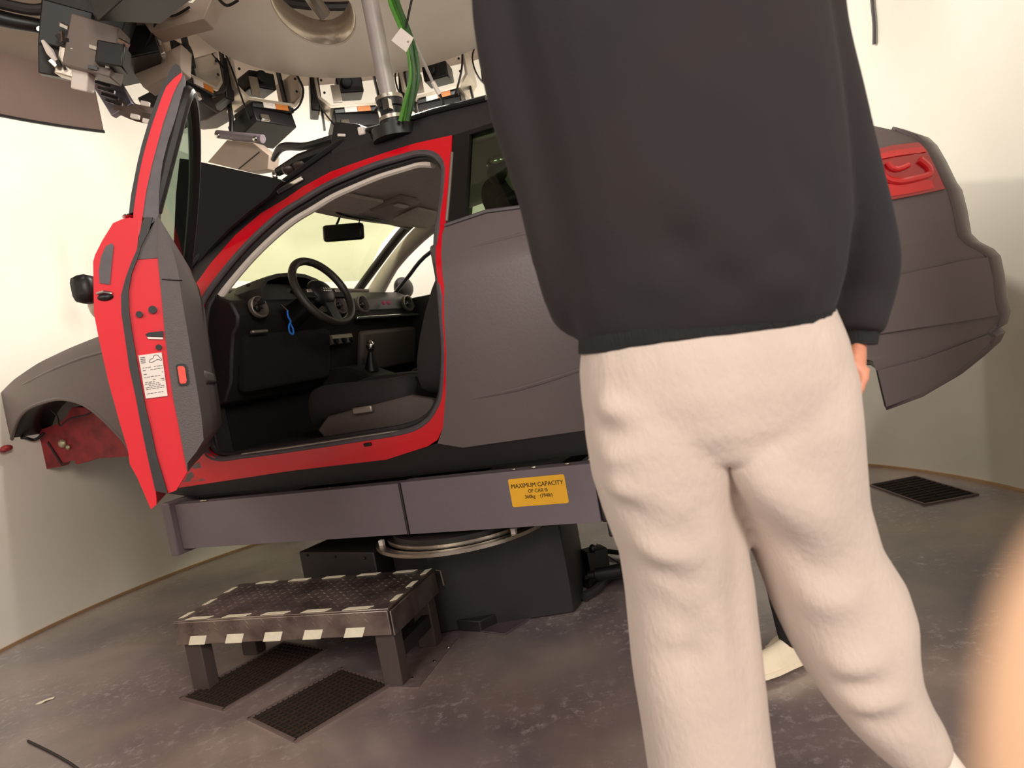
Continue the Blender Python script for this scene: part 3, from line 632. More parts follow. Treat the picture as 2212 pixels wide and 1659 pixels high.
c0, c1, c2 = DP(299, 768), DP(349, 761), DP(315, 861)
def LB(a, b): v = c0+(c1-c0)*a+(c2-c0)*b; return Vector((sp+.0012, v.x, v.y))
GREYP = M('grey_print', (120, 110, 112), .6)
mb = MB()
random.seed(3)
for b in (.30, .36, .45, .52, .60, .64, .68, .72, .76, .80, .90):
    a = .08
    while a < .9:
        w = random.uniform(.05, .16)
        if random.random() < .8: mb.beam(LB(a, b), LB(min(a+w, .93), b), .0018, .0006, (1, 0, 0)) if False else mb.tube([LB(a, b), LB(min(a+w, .93), b)], .0009, 4)
        a += w+.04
for b in (.06, .10, .14, .18): mb.tube([LB(.06, b), LB(.26, b)], .0011, 4)
mb.build('small_print', GREYP, lab)
mb = MB(); mb.tube(smooth_curve([LB(a, b) for a, b in ((.42, .20), (.46, .13), (.58, .11), (.66, .05), (.80, .05), (.88, .11), (.94, .15), (.92, .19), (.80, .15), (.62, .18), (.52, .20), (.42, .20))], 3), .0009, 4); mb.build('car_drawing', GREYP, lab)
# outer handle recess and lock on the flange
dprism('handle_end_cap', [(216, 612), (214, 585), (219, 555), (229, 532), (242, 526), (246, 532), (243, 560), (240, 590), (238, 615)], RUBG, sp-.02, sp+.004)
p = DP(228, 642); mb = MB(); mb.ball((sp, p.x, p.y), (.012, .021, .011), 14); mb.build('lock_cap', BLACK, door)
mb = MB(); p = DP(226, 634); mb.tube([(sp+.004, p.x+.018, p.y+.002), (sp+.012, p.x, p.y+.004), (sp+.006, p.x-.018, p.y-.002)], .004, 8); mb.build('lock_rim', CHROME, door)
p = DP(274, 464); mb = MB(); mb.ball((sp-.03, p.x, p.y), (.03, .018, .008), 12); mb.build('belt_end_cap', CHROME, door)
# inner trim panel
tp = [(341, 465), (355, 500), (368, 525), (378, 560), (386, 592), (392, 638), (405, 715), (422, 817), (430, 865), (436, 905), (440, 950), (425, 975), (405, 1000), (405, 1019), (395, 970), (385, 914), (374, 860), (365, 796), (354, 695), (347, 620), (341, 557)]
tpp = [DP(*q) for q in tp]
mb = MB(); mb.rings([[Vector((s, p.x*(1.0), p.y)) for p in tpp] for s in (sp, sp-.01)], True, False)
mb.bm.free(); mb = MB(); mb.prism([(p.x, p.y) for p in tpp], lambda p, t: Vector((t, p[0], p[1])), .26, sp+.002); mb.build('inner_trim', TRIM, door)
mb = MB(); pa, pb = DP(384, 608), DP(350, 604); mb.tube([(sp+.003, pa.x-.012, pa.y), (sp+.004, pb.x, pb.y)], .0015, 4); mb.build('trim_seam', BLACK, door)
rf = dprism('reflector_surround', [(380, 790), (384, 786), (398, 786), (404, 792), (409, 826), (406, 832), (390, 834), (386, 830)], BLACK, sp-.004, sp+.006)
dprism('door_reflector', [(384, 794), (387, 791), (396, 791), (400, 795), (404, 822), (402, 828), (392, 829), (389, 826)], M('red_reflector', (240, 84, 70), .2, coat=.5), sp, sp+.009)
mb = MB(); mb.box((.62, DP(405, 800).x+.0, 1.17), (.50, .05, .05)); mb.build('armrest', TRIM, door, bevel=.015)
# window frame rail and glass in side view (s, z): rear post at the latch end, top rail falling forward
tz = DP(375, 160).y; bz_ = DP(300, 470).y
def tlean(z): # t position of the frame centre at height z
    a = DP(315, 450); b = DP(384, 190); k = (z-a.y)/(b.y-a.y); return a.x+(b.x-a.x)*k+.0-.035*math.sin(math.pi*max(0, min(1, k)))*0
def FRp(s, z, off=0): return Vector((s, tlean(z)+off, z))
rail_pts = [(sp-.03, bz_+.02), (sp-.03, bz_+.2), (sp-.03, tz-.07), (sp-.09, tz-.025), (sp-.3, tz-.045), (sp-.6, tz-.14), (sp-.88, tz-.30), (sp-1.08, tz-.46)]
mb = MB(); mb.tube([FRp(s, z, -.02) for s, z in smooth_curve([(a, b) for a, b in rail_pts], 4) and [(q.x, q.y) for q in smooth_curve(rail_pts, 4)]], .020, 10); mb.build('window_frame_rail', RUB, door)
gp = [(q.x, q.y) for q in smooth_curve(rail_pts[1:], 4)]+[(sp-1.08, bz_), (sp-.03, bz_)]
mb = MB(); mb.prism(gp, lambda p, t: Vector((p[0], tlean(p[1])-.02+t, p[1])), 0, .004); mb.build('window_glass', GLASSD, door, smooth=False)
# mirror on the door's front outer side
mp_ = DP(188, 625, .30)
mb = MB(); mb.box((.30, mp_.x-.012, mp_.y-.005), (.18, .085, .11), (0, 0, .25)); dmr = mb.build('side_mirror', BLACK, door, bevel=.03)
mb = MB(); mp2 = DP(204, 655, .30); mb.ball((.27, mp2.x, mp2.y), (.05, .03, .06), 14); mb.build('mirror_foot', ALU, dmr)
# tan hinge bracket
q = L(402, 655, -.03); mb = MB(); mb.ball((q.x, q.y, q.z), (.012, .012, .022), 10); mb.build('hinge_bracket', M('tan_metal', (196, 150, 104), .5, .3), car)

#@@CAREND
# ================================================================ MOTION PLATFORM
pf = thing('motion_platform', 'dark grey steel beam platform on a black turntable base carrying the car', 'platform', mat=CARM)
def beamplate(name, pts, y0, y1, mat=PLAT, **k):
    mb = MB(); mb.prism(pts, lambda p, t: Vector((p[0], t, p[1])), y0, y1); return mb.build(name, mat, pf, **k)
zT, zB = .638, .428
beamplate('side_beam', [(.555, zT-.004), (1.79, zT), (1.79, zB), (.555, zB)], 0, -.06, bevel=.003)
beamplate('side_beam', [(-.245, zT), (.545, zT), (.545, zB), (-.245, zB)], .004, -.06, bevel=.003)
mb = MB(); mb.cyl((.55, .004, zB+.002), (.55, .004, zT-.004), .006, n=8); mb.build('weld_seam', PLATD, pf)
beamplate('side_beam', [(-.245, zT), (1.79, zT), (1.79, zB), (-.245, zB)], -1.66, -1.72, bevel=.003)
mb = MB(); mb.box((1.815, -.86, .53), (.05, 1.78, .25)); ep = mb.build('end_plate', PLAT, pf, bevel=.006)
mb = MB(); mb.box((-.27, -.86, .53), (.05, 1.72, .21)); mb.build('end_plate', PLATD, pf, bevel=.006)
mb = MB(); mb.box((-.30, -.02, .52), (.06, .10, .28)); mb.box((-.315, -.0, .40), (.05, .05, .03)); mb.build('corner_bracket', PLATD, pf, bevel=.006)
for x in (.3, 1.2): mb = MB(); mb.box((x, -.86, .53), (.08, 1.60, .16)); mb.build('cross_beam', PLATD, pf)
mb = MB(); mb.box((.75, -.86, .415), (1.1, 1.0, .02)); mb.build('turntable_plate', PLATD, pf)
mb = MB(); mb.box((.85, -.55, .648), (1.8, .9, .016)); mb.build('deck_plate', PLATD, pf)
# debris line and small bolts on the beam top
mb = MB()
for x, r in ((1.62, .008), (1.60, .006), (.06, .006), (-.02, .007), (-.15, .006), (.9, .004)): mb.ball((x, -.012, zT+.004), (r*2, r, r*.7), 8)
mb.build('bolt_heads', STEEL, pf)
# yellow capacity sticker
st0 = [L(*q, .0075) for q in ((1098, 1037), (1219, 1023), (1227, 1085), (1106, 1098))]
sc = sum(st0, Vector())/4; ex = ((st0[1]-st0[0])+(st0[2]-st0[3])).normalized(); wS = ((st0[1]-st0[0]).length+(st0[2]-st0[3]).length)/2; hS = ((st0[1]-st0[2]).length+(st0[0]-st0[3]).length)/2
def SM(a, b, d=0): return Vector((sc.x-a*1, .0045+d, sc.z+b))
mb = MB(); pl = []
for cx, cz, a0 in ((wS/2, hS/2, 0), (-wS/2, hS/2, 90), (-wS/2, -hS/2, 180), (wS/2, -hS/2, 270)):
    for k in range(5):
        a = math.radians(a0+k*22.5); r = .007; pl.append((cx-math.copysign(r, cx)+r*math.cos(a), cz-math.copysign(r, cz)+r*math.sin(a)))
mb.prism(pl, lambda p, t: SM(p[0], p[1], t), 0, .001); stk = mb.build('capacity_sticker', YEL, pf, smooth=False); stk['label'] = 'yellow sticker reading maximum capacity'
for body, z, size in (('MAXIMUM CAPACITY', .024, .0205), ('OF CAR IS', .002, .0165), ('360kg    (794lb)', -.018, .0165)):
    m4 = Matrix(((-1, 0, 0, sc.x), (0, 0, 1, .0062), (0, 1, 0, sc.z+z), (0, 0, 0, 1)))
    text(body, size*1.12, INK, m4, stk, 'sticker_text', sx=.92)
# turntable ring and base
rc = toL(Vector((-.30, 2.95, 0)))
def ringpart(name, r, z, th, h, mat):
    mb = MB(); mb.lathe([(r-th, z-h), (r, z-h), (r, z), (r-th, z), (r-th, z-h)], (rc.x, rc.y, 0), n=64); return mb.build(name, mat, pf)
ringpart('turntable_ring', .375, .385, .035, .014, STEEL)
ringpart('turntable_ring', .325, .400, .030, .016, STEEL)
ringpart('turntable_hub', .300, .415, .28, .05, PLATD)
for a in (150, 40): 
    q = rc+Vector((.35*math.cos(math.radians(a)), .35*math.sin(math.radians(a)), 0)); mb = MB(); mb.box((q.x, q.y, .388), (.02, .02, .036)); mb.build('ring_clamp', WHT, pf, bevel=.003)
bs_ = thing('turntable_base', 'black octagonal steel base bolted to the floor beneath the platform', 'machine base', mat=CARM)
oct_ = [toL(Vector(q)) for q in ((-.62, 2.86, 0), (-.42, 2.62, 0), (-.05, 2.60, 0), (.12, 2.72, 0), (.20, 3.0, 0), (.10, 3.30, 0), (-.35, 3.40, 0), (-.62, 3.25, 0))]
oct_ = [toL(Vector(q)) for q in ((-.62, 2.93, 0), (-.46, 2.80, 0), (.085, 2.77, 0), (.12, 2.84, 0), (.18, 3.2, 0), (.02, 3.40, 0), (-.45, 3.40, 0), (-.62, 3.25, 0))]
mb = MB(); mb.prism([(p.x, p.y) for p in oct_], lambda p, t: Vector((p[0], p[1], t)), .0, .366); mb.build('housing', PLATD, bs_, bevel=.006)
lb = [toL(G(*q, z=.35)) for q in ((645, 1192), (806, 1193))]; 
fwd = (lb[1]-lb[0]).normalized(); side_ = Vector((fwd.y, -fwd.x, 0)); side_ = side_ if side_.y < 0 else -side_
mb = MB(); mb.prism([(q.x, q.y) for q in (lb[0], lb[1], lb[1]+side_*.34, lb[0]+side_*.34)], lambda p, t: Vector((p[0], p[1], t)), .0, .35); jb = mb.build('junction_box', PLATD, bs_, bevel=.005)
for a, z in ((.12, .335), (.5, .33), (.88, .325), (.93, .25)):
    q = lb[0].lerp(lb[1], a)-side_*.003; mb = MB(); mb.ball((q.x, q.y, z), .006, 8); mb.build('bolt', BLACK, jb)
pp = [toL(G(*q, z=.045)) for q in ((955, 1325), (1085, 1298), (1110, 1305), (1070, 1326), (1035, 1342), (965, 1338))]
mb = MB(); mb.prism([(p.x, p.y) for p in pp], lambda p, t: Vector((p[0], p[1], t)), .0, .045); mb.build('foot_plate', PLATD, bs_, bevel=.004)
fl_ = [G(905, 1350), G(1092, 1372), G(1178, 1318), G(1000, 1302)]
fp2 = thing('floor_hatch', 'thin dark steel floor plate lying beside the turntable base', 'floor plate', (0, 0, 0))
mb = MB(); mb.prism([(p.x, p.y) for p in fl_], lambda p, t: Vector((p[0], p[1], t)), .0, .006); mb.build('plate', M('dark_floor_plate', (86, 74, 76), .45, 0, .2, 12), fp2, bevel=.002)
rb = thing('red_valve', 'small red valve with a metal tip on the foot of the turntable base', 'valve', tuple(G(1053, 1320, .045)))
mb = MB(); mb.cyl((0, 0, 0), (.0, 0, .03), .007, n=10); mb.build('body', RED, rb); mb = MB(); mb.cyl((0, 0, .03), (-.004, 0, .045), .005, n=10); mb.build('tip', CHROME, rb)
# hydraulic hoses and coupling right of the base
hs = thing('hose_coupling', 'black pipe coupling on the floor right of the turntable base', 'coupling', (0, 0, 0))
c0 = G(1272, 1243, .08); c1 = G(1345, 1232, .10)
mb = MB(); mb.tube([c0, c0.lerp(c1, .2), c0.lerp(c1, .25), c1], [.018, .018, .028, .03], 14); mb.build('pipe', BLACK, hs)
mb = MB(); mb.box(G(1288, 1215, .06)+Vector((0, .02, 0)), (.10, .08, .12), (0, 0, .3)); mb.build('valve_block', PLATD, hs, bevel=.005)
mb = MB(); mb.ball(G(1280, 1185, .14), (.016, .016, .02), 10); mb.build('valve_cap', BLACK, hs)
for i, (P, lbl) in enumerate((([(1262, 1290), (1290, 1272), (1320, 1245), (1380, 1240), (1450, 1250)], 'thick black hose nearest the camera right of the turntable base'),
        ([(1268, 1262), (1295, 1250), (1330, 1228), (1400, 1215), (1460, 1225)], 'black hose behind the nearest one right of the turntable base'),
        ([(1262, 1192), (1300, 1190), (1350, 1195), (1420, 1200)], 'long black hose lying furthest back on the lit floor'))):
    t_ = tag(MB().tube(smooth_curve([G(u, v, .022) for u, v in P], 6), .020 if i < 2 else .012, 10).build('hose', RUB, None), lbl, 'hose')
tag(MB().tube(smooth_curve([G(1290, 1175, .012), G(1305, 1195, .03), G(1330, 1212, .03), G(1350, 1225, .03)], 5), .004, 6).build('wire', BLACK, None), 'thin black wire curling over the hoses right of the base', 'wire')

# ================================================================ STEP STOOL
TF = [Vector((-1.30, 2.425, 0)), Vector((-.50, 2.165, 0)), Vector((-.385, 2.455, 0)), Vector((-1.195, 2.745, 0))]
zS = .285
P0s = [G(376, 1342, zS), G(838, 1314, zS), G(935, 1229, zS), G(519, 1260, zS)]
sx_ = (P0s[1]-P0s[0]); sy_ = (P0s[3]-P0s[0]+P0s[2]-P0s[1])/2
ang = math.atan2(sx_.y, sx_.x); Wd = sx_.length; Dp = sy_.length
# square up: width axis along sx_, depth perpendicular
st = thing('step_stool', 'black checker plate step with cream hazard stripes standing before the open door', 'step', tuple(P0s[0].xy)+(0,), ang)
ux = Vector((math.cos(ang), math.sin(ang), 0)); uy = Vector((-math.sin(ang), math.cos(ang), 0))
Dp = ((P0s[3]-P0s[0]).dot(uy)+(P0s[2]-P0s[1]).dot(uy))/2
CHK = M('black_checker_plate', (176, 162, 156), .34, .9, .25, 8, rgb2=(120, 106, 104))
skew = ((P0s[3]-P0s[0]).dot(ux)+(P0s[2]-P0s[1]).dot(ux))/2
def SQ(x, y): return x+0*y
mb = MB(); mb.box((Wd/2, Dp/2, zS-.006), (Wd, Dp, .012)); top = mb.build('tread', CHK, st, bevel=.003)
mb = MB()
for i in range(26):
    for j in range(11):
        x = (i+.5)/26*Wd; y = (j+.5)/11*Dp
        if .035 < x < Wd-.035 and .035 < y < Dp-.035: mb.box((x, y, zS+.0008), (.016, .004, .0022), (0, 0, math.radians(62 if (i+j) % 2 else -28)))
mb.build('checker_pattern', CHK, top, smooth=False)
ZF = .088
def apron(c, d, rot, name='apron'): mb = MB(); mb.box(c, d, rot); return mb.build(name, CHK, st, bevel=.003)
fa = apron((Wd/2, -.004, zS-.010-ZF/2+.006), (Wd, .01, ZF), None)
apron((Wd/2, Dp+.004, zS-.010-ZF/2), (Wd, .008, ZF), None)
apron((-.004, Dp/2, zS-.010-ZF/2), (.008, Dp, ZF), None)
apron((Wd+.004, Dp/2, zS-.010-ZF/2), (.008, Dp, ZF), None)
mb = MB()
for i in range(26):
    for j in range(2):
        x = (i+.5)/26*Wd; mb.box((x, -.0095, zS-.016-.02*j), (.018, .002, .003), (0, math.radians(45 if i % 2 else -45), 0))
mb.build('checker_pattern', CHK, fa, smooth=False)
# stripes
def stripe(P, z=None, f=None):
    mb = MB(); mb.prism(P, f, 0, .0014); mb.build('hazard_stripe', TAPE, st, smooth=False)
zf = lambda p, t: Vector((p[0], -.0095-t, p[1])); zt_ = lambda p, t: Vector((p[0], p[1], zS+.0012+t))
for k in range(5):
    x = .055+k*(Wd-.10)/4.85; w = .075
    stripe([(x, zS-.092), (x+w, zS-.092), (x+w+.018, zS-.058), (x+.018, zS-.058)], f=zf)
    x = .05+k*(Wd-.06)/5; stripe([(x, .002), (x+.10, .002), (x+.115, .026), (x+.015, .026)], f=zt_)
    x = .10+k*(Wd-.10)/5; stripe([(x, Dp-.024), (x+.09, Dp-.024), (x+.10, Dp-.002), (x+.01, Dp-.002)], f=zt_)
for k in range(3):
    y = .02+k*Dp/3; stripe([(.003, y), (.024, y+.01), (.024, y+.065), (.003, y+.055)], f=zt_)
    y = .06+k*Dp/3; stripe([(Wd-.024, y), (Wd-.002, y+.01), (Wd-.002, y+.065), (Wd-.024, y+.055)], f=zt_)
stripe([(.01, zS-.045), (.06, zS-.050), (.06, zS-.083), (.01, zS-.083)], f=lambda p, t: Vector((-.009-t, p[0], p[1])))
lw = .075
for x, y in ((.035, .045), (Wd-.055, .045), (.035, Dp-.045), (Wd-.055, Dp-.045)):
    mb = MB(); mb.box((x+.01, y, (zS-.02)/2), (lw, .06, zS-.02)); mb.build('leg', M('grey_brown_leg', (80, 68, 64), .5, 0, .1, 8), st, bevel=.004)
mb = MB(); mb.box((Wd-.03, Dp/2, zS-.18), (.03, Dp-.1, .05)); mb.build('side_rail', PLATD, st)
mb = MB(); mb.tube([(Wd+.012, Dp+.0, zS-.006), (Wd+.03, Dp+.0, zS-.01), (Wd+.034, Dp, zS-.07)], .003, 6); mb.build('corner_hook', STEEL, st)

# floor grates
def grate(P, label, nx, ny, group=None, along=0):
    P = [Vector(p) for p in P]; c = sum(P, Vector())/4; x = ((P[1]-P[0])+(P[2]-P[3]))/2; y = ((P[3]-P[0])+(P[2]-P[1]))/2
    ll, ww = x.length, y.length; a = math.atan2(x.y, x.x)
    g_ = thing('floor_grate', label, 'floor grate', (c.x, c.y, 0), a, group)
    mb = MB(); mb.box((0, 0, .001), (ll-.01, ww-.01, .002)); mb.build('pit', M('pit_black', (14, 10, 9), .9), g_, smooth=False)
    mb = MB(); t = .006
    for s in (-1, 1): mb.box((0, s*ww/2, .004), (ll+.01, .01, .008)); mb.box((s*ll/2, 0, .004), (.01, ww, .008))
    mb.build('frame', M('grate_frame', (118, 100, 96), .5, .2, .1, 20), g_)
    mb = MB()
    for i in range(1, nx): mb.box((-ll/2+ll*i/nx, 0, .004), (.003, ww-.01, .006))
    for i in range(1, ny): mb.box((0, -ww/2+ww*i/ny, .0045), (ll-.01, .003, .006))
    mb.build('bars', M('grate_bars', (74, 56, 48), .55, .4, .2, 30), g_)
grate([G(637, 1597), G(842, 1490), G(742, 1438), G(540, 1560)], 'square-mesh floor grate on the floor in front of the step', 18, 12)
grate([G(478, 1537), G(700, 1410), G(620, 1385), G(398, 1508)], 'floor grate in shadow under the left legs of the step', 18, 12)
grate([G(1999, 1092), G(2112, 1069), G(1978, 1031), G(1878, 1049)], 'slatted floor grate near the wall on the right', 2, 11)
fr_ = [G(835, 1486), G(905, 1486), G(992, 1375), G(935, 1375)]
ap = thing('anchor_plate', 'scuffed steel plate with screws under the right legs of the step', 'plate', (0, 0, 0))
mb = MB(); mb.prism([(p.x, p.y) for p in fr_], lambda p, t: Vector((p[0], p[1], t)), 0, .0025); mb.build('plate', M('scuffed_plate', (128, 110, 108), .45, .1, .25, 30, .2, 60), ap)
for u, v in ((890, 1465), (938, 1428), (968, 1398)):
    mb = MB(); mb.ball(G(u, v, .005), (.008, .008, .004), 8); mb.build('screw', CHROME, ap)
# scraps
mb = MB(); c = G(96, 1515, .001); mb.prism([(-.03, -.01), (.0, -.014), (.012, -.004), (.034, .004), (.03, .016), (.0, .012), (-.028, .004)], lambda p, t: c+Vector((p[0], p[1]*1.3, t+.004*math.sin(p[0]*80))), 0, .002)
tag(mb.build('paper_scrap', TAPE, None, smooth=False), 'small white paper scrap on the floor at the left', 'scrap')
tag(MB().tube(smooth_curve([G(60, 1600, .004), G(120, 1630, .004), G(170, 1662, .004), G(230, 1720, .004)], 4), .004, 6).build('floor_cable', RUB, None), 'thin dark cable on the floor in the bottom left corner', 'cable')
mb = MB(); q = G(1846, 1014, .0); mb.lathe([(.0, 0), (.022, 0), (.024, .03), (.02, .05), (0, .052)], q, n=14); tag(mb.build('floor_stop', RUB, None), 'small black rubber stop on the floor by the wall', 'door stop')
qa, qb = W(1885, -30, 4.05), W(1890, 96, 4.05)
def wallpt(u, v):
    d = ray(u, v); a = d.x**2+d.y**2; o = CAM-DOMC; b_ = 2*(o.x*d.x+o.y*d.y); c_ = o.x**2+o.y**2-(DOMR-.015)**2
    return CAM+d*((-b_+math.sqrt(b_*b_-4*a*c_))/(2*a))
tag(MB().tube(smooth_curve([wallpt(1886, -160), wallpt(1883, -20), wallpt(1888, 50), wallpt(1888, 96)], 4), .009, 8).build('wall_cable', RUBG, None), 'grey cable hanging down the cream wall above the tail lamp', 'cable')

#@@RIG

# ================================================================ PROJECTOR RIG
ZD = 2.72; DR = .80
disc = thing('ceiling_disc', 'large pale round metal plate with a hole, hanging above the car roof', 'plate', (RIGC.x, RIGC.y+.03, ZD))
mb = MB(); n = 72
circ_ = [Vector((DR*math.cos(2*math.pi*k/n), DR*math.sin(2*math.pi*k/n), 0)) for k in range(n)]
hc_ = Vector((-.575-RIGC.x, 3.30-RIGC.y-.03, 0)); hole = [hc_+Vector((.17*math.cos(2*math.pi*k/40), .37*math.sin(2*math.pi*k/40), 0)) for k in range(40)]
fl = circ_+hole; tris = tessellate_polygon([circ_, hole])
for dz in (0, .012):
    V = [mb.bm.verts.new(p+Vector((0, 0, dz))) for p in fl]
    for t in tris: mb.bm.faces.new([V[i] for i in t])
for lp in (circ_, hole):
    a = [[mb.bm.verts.new(p) for p in lp], [mb.bm.verts.new(p+Vector((0, 0, .012))) for p in lp]]; m_ = len(lp)
    for i in range(m_): mb.bm.faces.new((a[0][i], a[0][(i+1) % m_], a[1][(i+1) % m_], a[1][i]))
bmesh.ops.remove_doubles(mb.bm, verts=mb.bm.verts, dist=1e-5)
mb.build('plate', PLATE, disc, smooth=False)
mb = MB(); mb.rings([[p+Vector((0, 0, z)) for p in hole+[hole[0]]] for z in (.012, .13)], False, False); ht = mb.build('hole_collar', MIRR, disc); s_ = ht.modifiers.new('t', 'SOLIDIFY'); s_.thickness = .008
for a in (30, 150, 270):
    d = Vector((math.cos(math.radians(a)), math.sin(math.radians(a)), 0))*.6; mb = MB(); mb.cyl(d+Vector((0, 0, .012)), d+Vector((0, 0, .57)), .018, n=10); mb.build('hanger_rod', STEEL, disc)
mb = MB(); mb.tube([Vector((.80*math.cos(2*math.pi*k/60), .80*math.sin(2*math.pi*k/60), .38)) for k in range(60)], .025, 8, True)
tm = thing('ring_truss', 'dark round tube frame above the metal disc that carries the projectors', 'frame', (RIGC.x, RIGC.y, ZD)); mb.build('ring_tube', PLATD, tm)
mb = MB(); mb.tube([Vector((1.25*math.cos(2*math.pi*k/60), 1.25*math.sin(2*math.pi*k/60), .38)) for k in range(60)], .03, 8, True); mb.build('ring_tube', PLATD, tm)
for k in range(6):
    a = math.radians(60*k+10); d = Vector((math.cos(a), math.sin(a), 0)); mb = MB(); mb.beam(d*.80+Vector((0, 0, .38)), d*1.25+Vector((0, 0, .38)), .05, .03); mb.cyl(d*1.2+Vector((0, 0, .38)), d*1.2+Vector((0, 0, .578)), .02, n=10); mb.build('strut', PLATD, tm)
# hole machinery: a pale pipe and a dark cover seen through the hole
hm_ = thing('pipe_bundle', 'pale bent pipe seen through the hole in the metal disc', 'pipe', (hc_.x+RIGC.x, hc_.y+RIGC.y+.03, ZD+.15))
mb = MB(); mb.tube(smooth_curve([(-.02, .34, .0), (-.05, .22, .05), (-.02, .05, .02), (.03, -.12, .03), (.02, -.3, .1)], 5), .035, 10); mb.build('pipe', ALU, hm_)
for k in range(5): mb = MB(); mb.tube(smooth_curve([(.10, -.25+.08*k, .02), (.13, -.2+.08*k, .0), (.11, -.15+.08*k, .05), (.05, -.13+.08*k, .06)], 4), .009, 8); mb.build('bright_tube', CHROME, hm_)

GRP = 'projector units hanging in a ring around the disc'
def unit(label):
    """projector unit, local x = radially outward, z up"""
    u = thing('projector_unit', label, 'projector', group=GRP)
    o = [(-.20, .13), (-.20, -.025), (-.14, -.085), (.14, -.085), (.20, -.025), (.20, .13)]; i = [(-.185, .115), (-.185, -.018), (-.132, -.070), (.132, -.070), (.185, -.018), (.185, .115)]
    mb = MB(); f = lambda p, t: Vector((t, p[0], p[1]))
    n = 6; A = [[f(p, x) for p in o+i[::-1]] for x in (-.12, .10)]
    mb.rings(A, True, True); mb.build('tray', MIRR, u, smooth=False)
    mb = MB(); mb.box((.0, 0, .06), (.14, .15, .09)); mb.cyl((-.07, .02, .065), (-.105, .02, .065), .03, .034, 20); mb.build('projector_body', BLACK, u, bevel=.008)
    mb = MB(); mb.box((-.124, .095, -.01), (.008, .05, .10)); mb.build('side_bracket', STEEL, u)
    for s in (-1, 1):
        mb = MB(); mb.cyl((-.123, s*.165, .07), (-.128, s*.165, .07), .007, n=10); mb.build('screw', BLACK, u); mb = MB(); mb.cyl((-.123, s*.16, -.0), (-.128, s*.16, .0), .007, n=10); mb.build('screw', BLACK, u)
    mb = MB(); mb.box((-.125, -.045, -.103), (.006, .075, .028)); mb.build('orange_label', ORG_, u)
    mb = MB(); mb.box((-.125, .03, -.103), (.006, .07, .028)); mb.build('white_label', WHT, u)
    mb = MB(); mb.box((-.02, 0, -.105), (.20, .25, .03)); mb.box((.01, .01, -.17), (.24, .26, .10), (0, math.radians(12), .1)); b = mb.build('lower_box', BLACK, u, bevel=.006)
    mb = MB(); mb.box((-.13, .075, -.175), (.02, .05, .035), (0, .2, 0)); mb.build('connector', CHROME, b, bevel=.004)
    mb = MB(); mb.cyl((.11, 0, -.15), (.155, 0, -.16), .03, .038, 20); mb.build('lens', M('lens_black', (10, 10, 14), .08, coat=1), b)
    for s in (-1, 1): mb = MB(); mb.beam((.02, s*.18, -.16), (.02, s*.155, .36), .03, .012); mb.build('hanger', BLACK, u)
    mb = MB(); mb.box((.0, .205, .03), (.16, .05, .22), (.15, 0, 0)); mb.build('cable_box', BLACK, u, bevel=.008)
    mb = MB(); mb.tube(smooth_curve([(-.10, -.19, .12), (-.16, -.18, .0), (-.15, -.13, -.1), (-.06, -.08, -.12)], 5), .006, 6); mb.tube(smooth_curve([(-.08, .2, .16), (-.15, .22, .04), (-.14, .19, -.1), (-.05, .1, -.2)], 5), .005, 6); mb.build('loose_cable', BLACK, u)
    return u
def copy_tree(o, parent=None):
    c = o.copy(); COL.objects.link(c)
    if parent: c.parent = parent
    for ch in list(o.children): copy_tree(ch, c)
    return c
NU = 12; RU = 1.03; proto = None
desc = {0: 'projector unit on the far right of the ring, behind the sweatshirt', 1: 'projector unit above the car roof, right of the green cables', 2: 'projector unit just left of the grey pole under the disc',
        3: 'projector unit second left of the grey pole, above the car windscreen', 4: 'projector unit beside the top of the open red door frame', 5: 'projector unit left of the open red door top', 6: 'leftmost projector unit hanging before the brown soffit'}
for k in range(7):
    a = math.radians(108)+math.radians(360/NU)*(k-2)
    lb_ = desc.get(k, 'projector unit on the near side of the ring, out of the top of the picture')
    if proto is None: proto = unit(lb_); o = proto
    else: o = copy_tree(proto); o['label'] = lb_
    r = RU; o.location = RIGC+Vector((r*math.cos(a), r*math.sin(a), ZD-.045)); o.rotation_euler = (0, 0, a)

# grey pole and coupling on the roof
pc = L(850, 262, -.36); pt = L(797, -10, -.36); pc.z -= .02
pol = thing('support_pole', 'grey round pole rising from a banded coupling on the car roof', 'pole', mat=CARM)
dirp = (pt-pc).normalized()
mb = MB(); mb.cyl(pc+dirp*.10, pc+dirp*(2.715-pc.z)/dirp.z, .036, n=24); mb.build('tube', PIPE, pol)
mb = MB(); mb.lathe([(.0, 0), (.055, 0), (.055, .03), (.048, .034), (.048, .07), (.055, .075), (.055, .11), (.042, .125), (0, .125)], pc, dirp, 28); mb.build('coupling', BLACK, pol)
for h in (.02, .105): mb = MB(); mb.lathe([(.054, h), (.059, h), (.059, h+.016), (.054, h+.016), (.054, h)], pc, dirp, 28); mb.build('clamp_band', STEEL, pol)
mb = MB(); mb.box(pc+Vector((-.02, .06, .07)), (.03, .03, .04)); mb.build('clamp_screw', CHROME, pol)
mb = MB(); mb.lathe([(.0, -.06), (.10, -.06), (.10, -.01), (.06, 0), (0, 0)], pc, (0, 0, 1), 24); mb.build('roof_flange', BLACK, pol)
